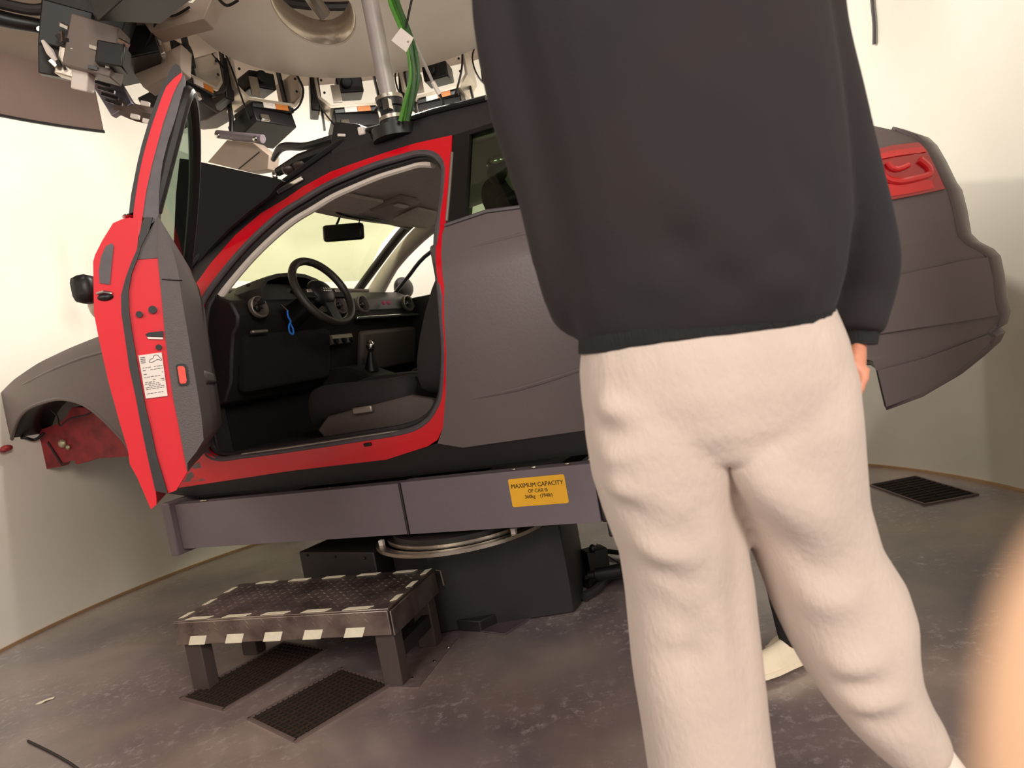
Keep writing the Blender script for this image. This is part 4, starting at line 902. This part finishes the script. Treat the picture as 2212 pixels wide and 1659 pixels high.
# green cables
gl_ = ['bright green cable, left of the bundle beside the grey pole', 'bright green cable in the middle of the bundle beside the pole', 'dark green cable, right of the bundle beside the grey pole', 'dark green cable at the back of the bundle by the pole']
base = [(848, -15), (858, 10), (880, 70), (888, 120), (890, 170), (884, 220), (878, 262)]
for i in range(4):
    ox = (i-1.5)*9
    P = [L(u+ox*(.6+.4*math.sin(j*1.3+i)), v, -.265-.018*(i % 2)) for j, (u, v) in enumerate(base)]
    tag(MB().tube([CARM @ q for q in smooth_curve(P, 6)], .0085, 8).build('green_cable', (GREEN, GREEN, GREEN2, GREEN2)[i], None), gl_[i], 'cable', 'green cables running to the car roof')
tg = thing('paper_tag', 'white square paper tag hanging on the green cables', 'tag', mat=CARM)
c4 = [L(867, 60, -.235), L(894, 82, -.235), L(878, 113, -.235), L(846, 88, -.235)]
mb = MB(); mb.prism([(p.x, p.z) for p in c4], lambda p, t: Vector((p[0], -.235+t, p[1])), 0, .003); mb.build('card', WHT, tg, smooth=False)
mb = MB(); mb.ball(L(882, 90, -.231), .004, 8); mb.build('eyelet', STEEL, tg)
tag(MB().tube([CARM @ q for q in smooth_curve([L(891, -6, -.24), L(885, 20, -.24), L(877, 60, -.24)], 4)], .005, 6).build('tag_string', BLACK, None), 'thin black cord holding the white paper tag', 'cord')
rd = thing('push_rod', 'thin pale rod with black ends slanting above the car roof', 'rod', mat=CARM)
mb = MB(); mb.cyl(L(898, 95, -.38), L(935, 178, -.40), .007, n=8); mb.build('rod', PIPE, rd)
mb = MB(); mb.cyl(L(935, 178, -.40), L(950, 205, -.41), .010, n=8); mb.build('socket', WHT, rd); mb = MB(); mb.tube(smooth_curve([L(950, 205, -.41), L(958, 225, -.41), L(945, 240, -.41)], 4), .006, 6); mb.build('hook', BLACK, rd)
# camera box and arms on the car roof
rbx = thing('roof_box', 'black bracket box with white caps mounted at the front edge of the car roof', 'bracket', mat=CARM)
f0 = lambda u, v, y=-.34: L(u, v, y)
mb = MB(); mb.prism([(lambda q: (q.x, q.z))(f0(u, v)) for u, v in ((712, 322), (722, 262), (775, 268), (800, 290), (808, 312), (760, 335), (720, 345))], lambda p, t: Vector((p[0], t, p[1])), -.34, -.46); mb.build('box', BLACK, rbx, bevel=.004)
mb = MB(); mb.box(f0(781, 283, -.335), (.03, .02, .035)); mb.build('white_cap', WHT, rbx, bevel=.006)
mb = MB(); mb.box(f0(738, 292, -.333), (.04, .01, .012), (0, -.3, 0)); mb.build('white_cap', WHT, rbx, bevel=.003)
mb = MB(); mb.tube(smooth_curve([f0(590, 345, -.5), f0(610, 318, -.45), (f0(660, 316, -.42)), f0(720, 300, -.4)], 5), [.012, .02, .018, .02], 10); mb.tube([f0(600, 372, -.4), f0(650, 345, -.4), f0(720, 320, -.4)], [.02, .03, .03], 10); mb.build('arm', BLACK, rbx)
mb = MB(); mb.ball(f0(655, 355, -.42), (.06, .05, .04), 12); mb.ball(f0(625, 365, -.4), (.035, .04, .03), 12); mb.build('joint', M('brown_black', (58, 46, 40), .4), rbx)
mb = MB(); mb.ball(f0(594, 380, -.36), (.014, .014, .022), 10); mb.ball(f0(590, 392, -.36), (.01, .01, .014), 10); mb.build('bolt', CHROME, rbx)
pb = thing('hanging_panel', 'taupe rectangular panel under a dark rail above the windscreen', 'panel', mat=CARM)
mb = MB(); q4 = [(490, 302), (548, 308), (582, 335), (578, 366), (538, 372), (448, 350)]; mb.prism([(lambda q: (q.x, q.z))(L(u, v, -.72)) for u, v in q4], lambda p, t: Vector((p[0], t, p[1])), -.72, -.80); mb.build('panel', M('taupe_panel', (160, 142, 128), .6), pb, bevel=.004)
mb = MB(); mb.cyl(L(470, 290, -.68), L(568, 300, -.68), .022, n=12); mb.build('rail', PLAT, pb)
for q in ((553, 300), (472, 293)): mb = MB(); mb.ball(L(*q, -.67), (.020, .02, .016), 10); mb.build('rail_end', CHROME, pb)
mb = MB(); mb.tube([L(515, 365, -.715), L(560, 328, -.715)], .003, 5); mb.build('panel_seam', BLACK, pb)
mb = MB(); mb.cyl(L(500, 292, -.68), L(500, 262, -.70), .012, n=8); mb.build('hanger', BLACK, pb)
# left cluster: camera arms, black tubes, control boxes, warm indicator lamps
ca = thing('cable_trunk', 'thick black cable trunk running in from the left to the rig', 'cable trunk', (0, 0, 0))
P = [W(-60, 20, 2.9), W(0, 40, 2.95), W(60, 52, 3.0), W(110, 58, 3.05), W(170, 40, 3.1), W(240, 10, 3.1)]
mb = MB(); mb.tube(smooth_curve(P, 5), [.035, .03, .028, .04], 12); mb.build('trunk', BLACK, ca)
mb = MB(); mb.tube(smooth_curve([W(-60, -10, 2.9), W(20, 12, 2.95), W(90, 20, 3.0), W(150, -10, 3.05)], 5), .022, 10); mb.build('trunk', RUB, ca)
LAMPM = M('warm_lamp', (255, 236, 190), .4, emit=14)
for i, (u, v) in enumerate(((85, 62), (103, 68), (150, 61), (180, 72))):
    t_ = thing('indicator_lamp', ['warm lit lamp at the left end of the rig', 'warm lit lamp just right of the leftmost one', 'warm lit lamp above the pale strut', 'warm lit lamp, rightmost of the four on the rig'][i], 'lamp', tuple(W(u, v, 2.86)), 0, 'small warm lamps on the left of the rig')
    mb = MB(); mb.ball((0, 0, 0), (.011, .008, .008), 10); mb.build('bulb', LAMPM, t_); mb = MB(); mb.cyl((0, .01, 0), (0, .06, 0), .013, n=10); mb.build('socket', BLACK, t_)
cb = thing('control_cabinet', 'black and silver control box cluster at the left of the rig', 'control box', (0, 0, 0))
def wbox(u, v, Y, d, rot, mat, name, par): mb = MB(); mb.box(W(u, v, Y), d, rot); return mb.build(name, mat, par, bevel=.005)
wbox(150, 70, 2.7, (.16, .14, .15), (.2, .3, .4), BLACK, 'black_box', cb); wbox(120, 130, 2.7, (.10, .10, .12), (.3, .2, .5), PLATD, 'black_box', cb)
wbox(200, 30, 2.75, (.26, .12, .12), (.1, .5, .3), PLATD, 'black_box', cb); wbox(210, 110, 2.66, (.16, .12, .18), (.1, .4, .2), M('brown_grey', (110, 96, 88), .5), 'silver_panel', cb)
wbox(155, 140, 2.66, (.08, .06, .10), (.1, .4, .2), STEEL, 'silver_panel', cb); wbox(180, 175, 2.66, (.06, .05, .07), (.2, .4, 0), WHT, 'white_module', cb)
wbox(245, 125, 2.62, (.09, .08, .08), (0, .3, .2), BLACK, 'black_box', cb)
mb = MB(); mb.tube([W(92, 88, 2.6), W(108, 112, 2.6), W(124, 136, 2.6)], [.006, .014, .005], 8); mb.build('pale_strut', WHT, cb)
for i in range(12):
    a = random.random(); u = 70+200*random.random(); v = 40+120*random.random(); mb = MB(); mb.box(W(u, v, 2.6), (.02+.02*random.random(), .012, .012), (random.random(), random.random()*2, random.random())); mb.build('metal_fitting', (CHROME, BLACK, STEEL)[i % 3], cb)
ld = thing('silver_bracket', 'ladder-like silver bracket slanting down below the left projector', 'bracket', (0, 0, 0))
A_, B_ = W(225, 170, 2.95), W(268, 240, 2.95); mb = MB(); mb.beam(A_, B_, .10, .035, (0, 1, 0)); mb.build('plate', M('lilac_steel', (170, 164, 180), .25, .9, .1, 30), ld, bevel=.003)
for k in range(5): q = A_.lerp(B_, .12+.19*k)+Vector((0, -.03, 0)); mb = MB(); mb.beam(q+Vector((-.03, -.025, .015)), q+Vector((.03, -.025, -.015)), .01, .012); mb.build('rung', (CHROME, BLACK)[k % 2], ld)
lr = thing('curved_rail', 'brown curved rail section below the silver bracket', 'rail', (0, 0, 0))
P = [W(255, 236, 2.95), W(300, 255, 2.98), W(345, 262, 3.05)]; mb = MB(); mb.tube(smooth_curve([p+Vector((0, 0, .02)) for p in P], 4), .035, 8); mb.build('rail', M('brown_metal', (96, 80, 72), .4, .3), lr)
for u, v in ((292, 252), (318, 262), (314, 224)): mb = MB(); mb.box(W(u, v, 2.92), (.035, .015, .018), (0, .4, 0)); mb.build('white_clip', WHT, lr, bevel=.003)
tp_ = thing('ceiling_panel', 'taupe flat panel with black edge hanging left of the disc', 'panel', (0, 0, 0))
q4 = [W(285, 10, 2.85), W(470, -30, 2.85), W(440, 40, 2.85), W(325, 70, 2.85)]
mb = MB(); mb.prism([(p.x, p.z) for p in q4], lambda p, t: Vector((p[0], 2.85+t, p[1])), 0, .10); mb.build('panel', M('taupe_panel', (160, 142, 128), .6), tp_, bevel=.004)
mb = MB(); mb.tube(smooth_curve([W(335, 15, 2.83), W(370, 35, 2.83), W(410, 15, 2.83)], 5), .005, 6); mb.tube(smooth_curve([W(470, -5, 2.83), W(490, 12, 2.83), W(515, 0, 2.83)], 5), .006, 6); mb.build('loose_cable', BLACK, tp_)
mb = MB(); mb.box(W(325, 8, 2.83), (.07, .02, .03), (0, -.6, 0)); mb.build('white_clip', WHT, tp_, bevel=.004)
wp = thing('wedge_panel', 'taupe panel below the projector left of the red door top', 'panel', (0, 0, 0))
q4 = [W(283, 150, 3.0), W(392, 95, 3.0), W(390, 150, 3.0), W(310, 190, 3.0)]
mb = MB(); mb.prism([(p.x, p.z) for p in q4], lambda p, t: Vector((p[0], 3.0+t, p[1])), 0, .10); mb.build('panel', M('taupe_panel', (160, 142, 128), .6), wp, bevel=.004)
bp_ = thing('round_cover', 'brown-grey curved cover right of the red door top', 'cover', (0, 0, 0))
q4 = [W(392, 170, 3.9), W(470, 175, 3.9), W(505, 215, 3.9), W(490, 232, 3.9), W(445, 258, 3.9), (W(410, 262, 3.9)), (W(392, 250, 3.9))]
mb = MB(); mb.prism([(p.x, p.z) for p in q4], lambda p, t: Vector((p[0], 3.9+t, p[1])), 0, .16); mb.build('cover', M('brown_grey', (110, 96, 88), .5), bp_, bevel=.01)

#@@PEOPLE
# ================================================================ PEOPLE
def hand_mesh(mb, wrist, fwd, palmn, side, sc=1.0, curl=.5):
    """palm and five bent fingers; fwd = direction of fingers, palmn = palm facing, side = thumb side"""
    f, n, s = Vector(fwd).normalized(), Vector(palmn).normalized(), Vector(side).normalized()
    mb.tube([wrist-f*.03*sc, wrist+f*.01*sc, wrist+f*.05*sc, wrist+f*.085*sc], [.022*sc, .024*sc, .034*sc, .033*sc], 12, flat=.55, up=n)
    for i, (o_, ln) in enumerate(((.026, .070), (.009, .080), (-.008, .074), (-.025, .058))):
        b = wrist+f*.082*sc+s*o_*sc; P = [b-f*.02*sc]; d = f.copy(); p = b
        for k, q in enumerate((.42, .33, .25)):
            P.append(p.copy()); d = (d+n*curl*(.35+.25*k)).normalized(); p = p+d*ln*q*sc*1.15
        P.append(p); mb.tube(P, [.0098*sc, .0095*sc, .0088*sc, .0082*sc, .0068*sc], 10)
    b = wrist+f*.025*sc+s*.026*sc
    mb.tube([b-s*.01*sc, b+s*.016*sc+f*.02*sc, b+s*.026*sc+f*.045*sc+n*.010*sc, b+s*.024*sc+f*.068*sc+n*.020*sc], [.014*sc, .0125*sc, .0105*sc, .008*sc], 10)
def body_mesh(J, name, mat, par, hr=.092):
    """one continuous skin surface from joints"""
    mb = MB(); T = lambda P, r, **k: mb.tube([Vector(p) for p in P], r, 16, **k)
    up = J['up']; pel = J['pelvis']; ch = J['chest']; nk = J['neck']; hd = J['head']; lat = (J['sr']-J['sl']).normalized()
    fw = J['face']
    T([pel-up*.10, pel, pel.lerp(ch, .4), pel.lerp(ch, .8), ch, nk-up*.09, nk-up*.03], [.10, .135, .115, .125, .135, .12, .06], flat=.72, up=fw)
    T([nk-up*.06, nk, hd-up*.06], [.058, .054, .056])
    mb.ball((0, 0, 0), (hr*.84, hr*1.0, hr*1.28), 20, Matrix.Translation(hd) @ Matrix(((lat.x, fw.x, up.x, 0), (lat.y, fw.y, up.y, 0), (lat.z, fw.z, up.z, 0), (0, 0, 0, 1))))
    T([hd+fw*hr*.45-up*hr*1.0, hd+fw*hr*.6-up*hr*.75], [hr*.45, hr*.45])            # jaw
    T([hd+fw*hr*.92+up*hr*.15, hd+fw*hr*1.12-up*hr*.25], [hr*.10, hr*.20])          # nose
    T([hd+fw*hr*.86-up*hr*.62-lat*hr*.22, hd+fw*hr*.90-up*hr*.62+lat*hr*.22], [hr*.1, hr*.1])   # lips
    for s in (-1, 1): mb.ball(hd+lat*s*hr*.86-up*hr*.05-fw*hr*.05, (hr*.16, hr*.26, hr*.32), 10)  # ears
    for k in ('l', 'r'):
        T([J['s'+k], J['s'+k].lerp(J['e'+k], .5), J['e'+k]], [.056, .044, .034]); T([J['e'+k], J['e'+k].lerp(J['w'+k], .35), J['w'+k]], [.034, .034, .025])
        T([ch+up*.02, J['s'+k]], [.08, .06])
        hand_mesh(mb, J['w'+k], J['f'+k], J['p'+k], J['t'+k], 1.0)
        T([J['h'+k], J['h'+k].lerp(J['k'+k], .5), J['k'+k]], [.085, .066, .048]); T([J['k'+k], J['k'+k].lerp(J['a'+k], .3), J['a'+k]], [.048, .048, .034])
        T([J['a'+k], J['a'+k]+J['toe'+k]*.06-up*.035, J['a'+k]+J['toe'+k]*.15-up*.05], [.034, .026, .018])
    o = mb.build(name, mat, par); remesh(o, .007, 2)
    # eyes
    for s in (-1, 1):
        e = MB(); e.ball(hd+lat*s*hr*.34+fw*hr*.86+up*hr*.08, hr*.13, 12); e.build('eye', WHT, o)
    return o
def hair_mesh(J, par, mat=HAIR, hr=.092):
    hd, fw, up = J['head'], J['face'], J['up']; lat = (J['sr']-J['sl']).normalized()
    mb = MB(); mb.ball((0, 0, 0), (hr*.97, hr*1.08, hr*1.15), 24, Matrix.Translation(hd-fw*hr*.18+up*hr*.30) @ Matrix(((lat.x, fw.x, up.x, 0), (lat.y, fw.y, up.y, 0), (lat.z, fw.z, up.z, 0), (0, 0, 0, 1))))
    return mb.build('hair', mat, par)
def shoe(par, ank, toe, mat, name='shoe', sc=1.0, up=Vector((0, 0, 1)), sole=None):
    t = toe.normalized(); s = up.cross(t).normalized(); base = ank-up*.075*sc; R = []
    for a, w, h in ((-.075, .026, .050), (-.06, .036, .082), (.0, .038, .088), (.06, .042, .066), (.12, .048, .050), (.165, .046, .040), (.195, .032, .028), (.205, .012, .014)):
        c = base+t*a*sc; R.append([c+(s*w*math.cos(q)*(1 if math.sin(q) > 0 else 1.08)+up*(h*math.sin(q) if math.sin(q) > 0 else 0)+up*.012)*sc for q in [math.pi*2*k/16 for k in range(16)]])
    mb = MB(); mb.rings(R); o = mb.build(name, mat, par); m = o.modifiers.new('s', 'SUBSURF'); m.levels = m.render_levels = 1
    R2 = [[c+(s*w*1.1*math.cos(q)*1.0+up*(.016 if math.sin(q) > 0 else 0))*sc for q in [math.pi*2*k/16 for k in range(16)]] for c, w in [(base+t*a*sc, w) for a, w in ((-.082, .024), (-.06, .038), (.0, .040), (.06, .044), (.12, .050), (.165, .048), (.198, .034), (.212, .014))]]
    mb = MB(); mb.rings(R2); mb.build('sole', sole or SHOEW, o); return o
def sil(mb, rows, Y, n=22, pw=2.4):
    """garment from silhouette rows: (left uv), (right uv), half depth, depth offset"""
    R = []
    for a, b, dp, oy in rows:
        A, Bq = W(*a, Y+oy), W(*b, Y+oy); c = (A+Bq)/2; h = (Bq-A)/2; dv = Vector((-h.y, h.x, 0)).normalized()
        r = []
        for k in range(n):
            q = 2*math.pi*k/n; cc, ss = math.cos(q), math.sin(q)
            r.append(c+h*math.copysign(abs(cc)**(2/pw), cc)+dv*dp*math.copysign(abs(ss)**(2/pw), ss))
        R.append(r)
    mb.rings(R)
def wrinkle(o, amp, sc, sq=(1, 1, 1), off=0, folds=()):
    me = o.data; nv = [v.normal.copy() for v in me.vertices]
    for v, n_ in zip(me.vertices, nv):
        p = Vector((v.co.x*sq[0], v.co.y*sq[1], v.co.z*sq[2]))*sc+Vector((off, off, off))
        d = amp*(1-2*abs(noise.noise(p)))
        for (a, b, w, am) in folds:
            ab = b-a; t = max(0, min(1, (v.co-a).dot(ab)/ab.length_squared)); dd = (v.co-(a+ab*t)).length
            d += am*math.exp(-(dd/w)**2)*math.sin(math.pi*min(1, t+.12)) 
        v.co += n_*d
    me.update()

YP = 1.15
p1 = thing('person', 'person seen from behind in a black sweatshirt and baggy beige sweatpants, striding right', 'person', tuple(W(1545, 2100, YP).xy)+(0,))
INV = Matrix.Translation(-p1.location)
def own(o): o.data.transform(INV); return o
def own_all(o):
    o.data.transform(INV)
    for c in o.children: own_all(c)
    return o
w = lambda u, v, dy=0: W(u, v, YP+dy)
J = dict(up=Vector((.0, 0, 1)), pelvis=w(1525, 800), chest=w(1425, 30), neck=w(1385, -250), head=w(1360, -440, .03), sl=w(1120, -110), sr=w(1680, -210), face=Vector((-.1, 1, -.12)).normalized(),
         el=w(1255, 590, .02), wl=w(1420, 690, .22), fl=Vector((1, .1, -.3)), pl=Vector((0, -1, 0)), tl=Vector((0, .3, 1)),
         er=w(1845, 590, .03), wr=w(1856, 728, .02), fr=(w(1836, 800, -.01)-w(1850, 728, .02)), pr=Vector((-1, .3, 0)), tr=Vector((-.3, 1, 0)),
         hl=w(1400, 860), kl=w(1490, 1400, .05), al=w(1572, 1960), hr=w(1680, 850), kr=w(1825, 1260, .01), ar=w(1978, 1610, -.025), toel=Vector((.05, 1, 0)), toer=Vector((.45, .55, -.5)).normalized())
J['al'] = Vector((w(1572, 1960).x, YP-.0, .085))
b1 = body_mesh(J, 'body', SKIN, None); own_all(b1); b1.parent = p1
h1 = hair_mesh(J, None); own_all(h1); h1.parent = b1
# sweatpants
mb = MB()
sil(mb, [((1275, 690), (1768, 622), .125, 0), ((1258, 740), (1788, 672), .135, 0), ((1252, 800), (1812, 730), .142, 0), ((1258, 880), (1828, 800), .142, 0), ((1275, 950), (1836, 880), .13, 0), ((1330, 1000), (1800, 930), .10, 0)], YP)
sil(mb, [((1262, 860), (1540, 830), .12, 0), ((1266, 940), (1544, 900), .125, 0), ((1280, 1030), (1548, 985), .12, 0), ((1306, 1110), (1570, 1070), .115, .01), ((1340, 1195), (1600, 1150), .112, .02), ((1352, 1285), (1618, 1245), .11, .03), ((1361, 1370), (1627, 1335), .11, .03),
     ((1372, 1470), (1638, 1435), .11, .02), ((1390, 1580), (1652, 1545), .108, .01), ((1406, 1690), (1668, 1655), .105, 0), ((1425, 1820), (1682, 1785), .10, 0), ((1450, 1930), (1684, 1900), .09, 0), ((1480, 1985), (1668, 1960), .07, 0)], YP)
sil(mb, [((1500, 900), (1832, 800), .12, 0), ((1532, 985), (1838, 890), .125, 0), ((1568, 1065), (1845, 980), .12, .01), ((1614, 1150), (1852, 1070), .115, .02), ((1654, 1245), (1880, 1165), .112, .02), ((1682, 1325), (1932, 1245), .112, .02), ((1715, 1395), (1955, 1320), .108, .01), ((1748, 1455), (1958, 1385), .10, 0),
     ((1792, 1520), (1968, 1445), .092, -.01), ((1842, 1580), (1992, 1500), .082, -.02), ((1893, 1628), (2022, 1548), .070, -.03), ((1935, 1662), (2040, 1588), .056, -.04), ((1950, 1672), (2045, 1602), .050, -.04)], YP)
pn = mb.build('sweatpants', PANTS, None); remesh(pn, .008, 9)
F = []
def fold(u0, v0, u1, v1, wd=.012, am=.010): F.append((W(u0, v0, YP-.12), W(u1, v1, YP-.12), wd*1.9, am*1.6))
for q in ((1270, 870, 1500, 950), (1280, 940, 1530, 905, .012, -.008), (1275, 1000, 1520, 960, .012, .008), (1300, 1060, 1540, 1110), (1310, 1100, 1500, 1085, .012, -.007), (1350, 1190, 1560, 1230), (1360, 1290, 1560, 1330), (1365, 1330, 1540, 1300, .012, -.008), (1400, 1420, 1600, 1400, .012, .006), (1470, 1470, 1580, 1350, .014, -.008),
          (1480, 820, 1560, 1000, .016, .005), (1480, 890, 1550, 940, .014, -.007), (1560, 960, 1840, 1270, .02, .012), (1600, 1100, 1880, 1330, .018, -.008), (1620, 960, 1900, 1230, .018, .008), (1700, 1340, 1930, 1300, .016, .008), (1780, 1480, 1960, 1440, .012, .008), (1820, 1530, 1990, 1480, .012, -.008), (1840, 1560, 2000, 1510, .012, .008), (1870, 1600, 2020, 1545, .012, -.007), (1600, 1160, 1650, 1650, .02, -.010), (1560, 1150, 1600, 1650, .02, .008)):
    fold(*q)
for k in range(len(F)):
    a, b, wd, am = F[k]; F[k] = (a+Vector((0, .03, 0)), b+Vector((0, .03, 0)), wd, am)
wrinkle(pn, .0015, 5, (1, 1, .8), 3, F); own_all(pn); pn.parent = b1
# sweatshirt with hem ribbing, sleeves
mb = MB()
sil(mb, [((1262, 742), (1775, 690), .138, 0), ((1245, 715), (1785, 655), .150, 0), ((1225, 660), (1800, 590), .165, 0), ((1205, 560), (1812, 470), .17, 0), ((1180, 420), (1800, 330), .17, 0), ((1150, 280), (1785, 190), .17, 0),
     ((1115, 130), (1765, 30), .165, 0), ((1085, -20), (1745, -120), .16, 0), ((1090, -120), (1700, -215), .14, 0), ((1180, -190), (1600, -265), .11, 0), ((1290, -225), (1480, -258), .075, 0)], YP)
def arm(P, nn=16): mb.tube(smooth_curve([w(*q[:2], q[2]) for q in P], 3), [q[3] for q in P], nn)
arm([(1110, -115, 0, .055), (1098, 0, 0, .056), (1112, 120, 0, .055), (1142, 260, 0, .053), (1185, 400, .0, .052), (1212, 520, .0, .051), (1238, 610, .01, .052), (1252, 648, .02, .052), (1258, 666, .05, .046), (1330, 670, .13, .042), (1410, 688, .20, .036)])
arm([(1680, -205, 0, .060), (1722, -60, 0, .062), (1742, 80, 0, .060), (1780, 230, 0, .058), (1818, 380, .0, .058), (1848, 490, .01, .058), (1860, 570, .02, .060), (1856, 632, .025, .056), (1850, 672, .018, .052), (1847, 720, .012, .046)])
swt = mb.build('sweatshirt', SWEAT, None); remesh(swt, .010, 8)
FS = []
for q in ((1600, 330, 1790, 610, .03, .016), (1430, 490, 1510, 585, .03, -.009), (1510, 585, 1660, 628, .024, -.016), (1440, 380, 1640, 620, .05, .012), (1440, 520, 1620, 650, .035, -.007), (1640, 610, 1790, 620, .03, .012), (1460, 560, 1700, 640, .03, .010), (1500, 120, 1700, 470, .06, .010), (1560, 300, 1760, 560, .04, -.010), (1380, 200, 1400, 600, .08, .006), (1230, 640, 1500, 700, .03, -.006), (1830, 560, 1920, 640, .02, .008), (1820, 630, 1890, 660, .014, -.006)):
    FS.append((w(q[0], q[1], -.15), w(q[2], q[3], -.15), q[4], q[5]))
wrinkle(swt, .005, 2.5, (1, 1, .6), 9, FS); own_all(swt); swt.parent = b1
mb = MB(); sil(mb, [((1250, 765), (1785, 708), .128, 0), ((1250, 752), (1784, 694), .140, 0), ((1252, 725), (1784, 665), .145, 0), ((1262, 715), (1776, 656), .138, 0)], YP, 40); hem = mb.build('hem_band', M('black_ribbing', (28, 26, 27), .9, 0, .2, 90, .5, 120, stretch=(3, 3, .2)), swt)
hem.data.transform(INV)
mb = MB(); mb.tube([w(1846, 655, .045), w(1847, 690, .018), w(1847, 745, .016)], [.045, .040, .034], 18); cf = mb.build('cuff', MATS['black_ribbing'], swt); cf.data.transform(INV)
# sock and shoes
mb = MB(); mb.tube([w(1965, 1600, -.04), w(2005, 1645, -.045), w(2045, 1695, -.05)], [.044, .042, .040], 14); sk2 = mb.build('sock', SOCK, b1); sk2.data.transform(INV)
tt = Vector((.25, .60, -.55)).normalized(); upv = (Vector((-.45, .25, .8))); upv = (upv-tt*upv.dot(tt)).normalized()
s1 = shoe(b1, w(2040, 1700, -.05), tt, SHOEW, up=upv); own_all(s1)
s2 = shoe(b1, J['al']+Vector((0, -.0, -.01)), Vector((.05, 1, 0)), SHOEW); own_all(s2)

# second person, behind the first: dark trousers and a cream shoe show between the first one's legs
YQ = 1.98
a2 = G(1712, 1432, .0)
p2 = thing('person', 'second person in black trousers and a cream sneaker, mostly hidden behind the first', 'person', (a2.x, a2.y, 0))
INV = Matrix.Translation(-p2.location)
ax_, ay_ = a2.x+.03, a2.y
U = Vector((0, 0, 1)); v3 = lambda x, y, z: Vector((ax_+x, ay_+y-.10*min(1, z/.9), z))
J2 = dict(up=U, pelvis=v3(-.10, .0, .92), chest=v3(-.16, 0, 1.27), neck=v3(-.17, 0, 1.45), head=v3(-.18, -.01, 1.58), sl=v3(-.10, .15, 1.38), sr=v3(-.22, -.15, 1.38), face=Vector((-1, -.3, 0)).normalized(),
          el=v3(-.10, .17, 1.10), wl=v3(-.20, .13, .92), fl=Vector((-.3, 0, -1)), pl=Vector((0, -1, 0)), tl=Vector((-1, 0, 0)), er=v3(-.20, -.16, 1.10), wr=v3(-.28, -.10, .95), fr=Vector((-.2, 0, -1)), pr=Vector((0, 1, 0)), tr=Vector((-1, 0, 0)),
          hl=v3(-.02, .08, .88), kl=v3(.06, .07, .48), al=v3(.10, .10, .085), hr=v3(-.04, -.07, .88), kr=v3(-.050, -.03, .46), ar=v3(-.012, 0, .085), toel=Vector((-.95, -.3, 0)).normalized(), toer=Vector((-.95, -.3, 0)).normalized())
b2 = body_mesh(J2, 'body', SKIN, None); own_all(b2); b2.parent = p2
h2 = hair_mesh(J2, None); own_all(h2); h2.parent = b2
mb = MB()
for k in 'lr': mb.tube([J2['h'+k]+U*.02, J2['h'+k].lerp(J2['k'+k], .5), J2['k'+k], J2['k'+k].lerp(J2['a'+k], .5), J2['a'+k]-U*.01], [.10, .085, .066, .056, .050], 16)
mb.tube([J2['pelvis']+U*.08, J2['pelvis']-U*.08], [.13, .13], 18, flat=.9)
t2 = mb.build('trousers', DARKC, None); remesh(t2, .010, 3); own_all(t2); t2.parent = b2
mb = MB(); mb.tube([J2['pelvis']-U*.07, J2['pelvis'], J2['pelvis'].lerp(J2['chest'], .5), J2['chest'], J2['neck']-U*.05], [.15, .155, .155, .17, .09], 20, flat=.8, up=Vector((1, 0, 0)))
for k in 'lr': mb.tube([J2['s'+k], J2['s'+k].lerp(J2['e'+k], .5), J2['e'+k], J2['w'+k]], [.082, .066, .054, .040], 14); mb.tube([J2['chest']+U*.03, J2['s'+k]], [.12, .085], 12)
j2 = mb.build('jacket', SWEAT, None); remesh(j2, .012, 3); own_all(j2); j2.parent = b2
for k in 'lr': sh = shoe(b2, J2['a'+k], J2['toe'+k], SHOEW, sc=.92); own_all(sh)

# the photographer's hand, one finger reaching in front of the lens at the lower right
ph = thing('hand', "photographer's bare hand with one fingertip reaching in at the lower right edge", 'hand', (0, 0, 0))
def cp(u, v, d): return CAM+ray(u, v)*d
tip = [cp(2450, 1080, .066), cp(2425, 1200, .066), cp(2378, 1360, .067), cp(2345, 1540, .068), cp(2348, 1760, .070), cp(2390, 2100, .074)]
mb = MB(); mb.tube(smooth_curve(tip, 4), [.0035, .0070, .0084, .0088, .0092, .0098], 18)
pb_ = tip[-1]; dn = (tip[-1]-tip[-2]).normalized(); rt = CR; bk_ = -CF
mb.tube([pb_-dn*.004, pb_+dn*.02+bk_*.012], [.0098, .011], 14)
pm = pb_+dn*.040+bk_*.03
mb.tube([pb_+dn*.015+bk_*.010, pm+rt*.005, pm+dn*.035+rt*.01+bk_*.01, pm+dn*.07+rt*.01+bk_*.02], [.016, .026, .032, .026], 16)
for i in range(3):
    b = pm+rt*(.018+.014*i)+dn*.0; mb.tube([b, b-dn*.018+CF*.022, b-dn*.006+CF*.040, b+dn*.012+CF*.034], [.011, .0098, .009, .0075], 12)
mb.tube([pm-rt*.012+dn*.02, pm-rt*.034+dn*.0+bk_*.01, pm-rt*.04-dn*.025+bk_*.012], [.015, .012, .009], 12)
hd_ = mb.build('hand_skin', SKINF, ph); remesh(hd_, .0018, 2)
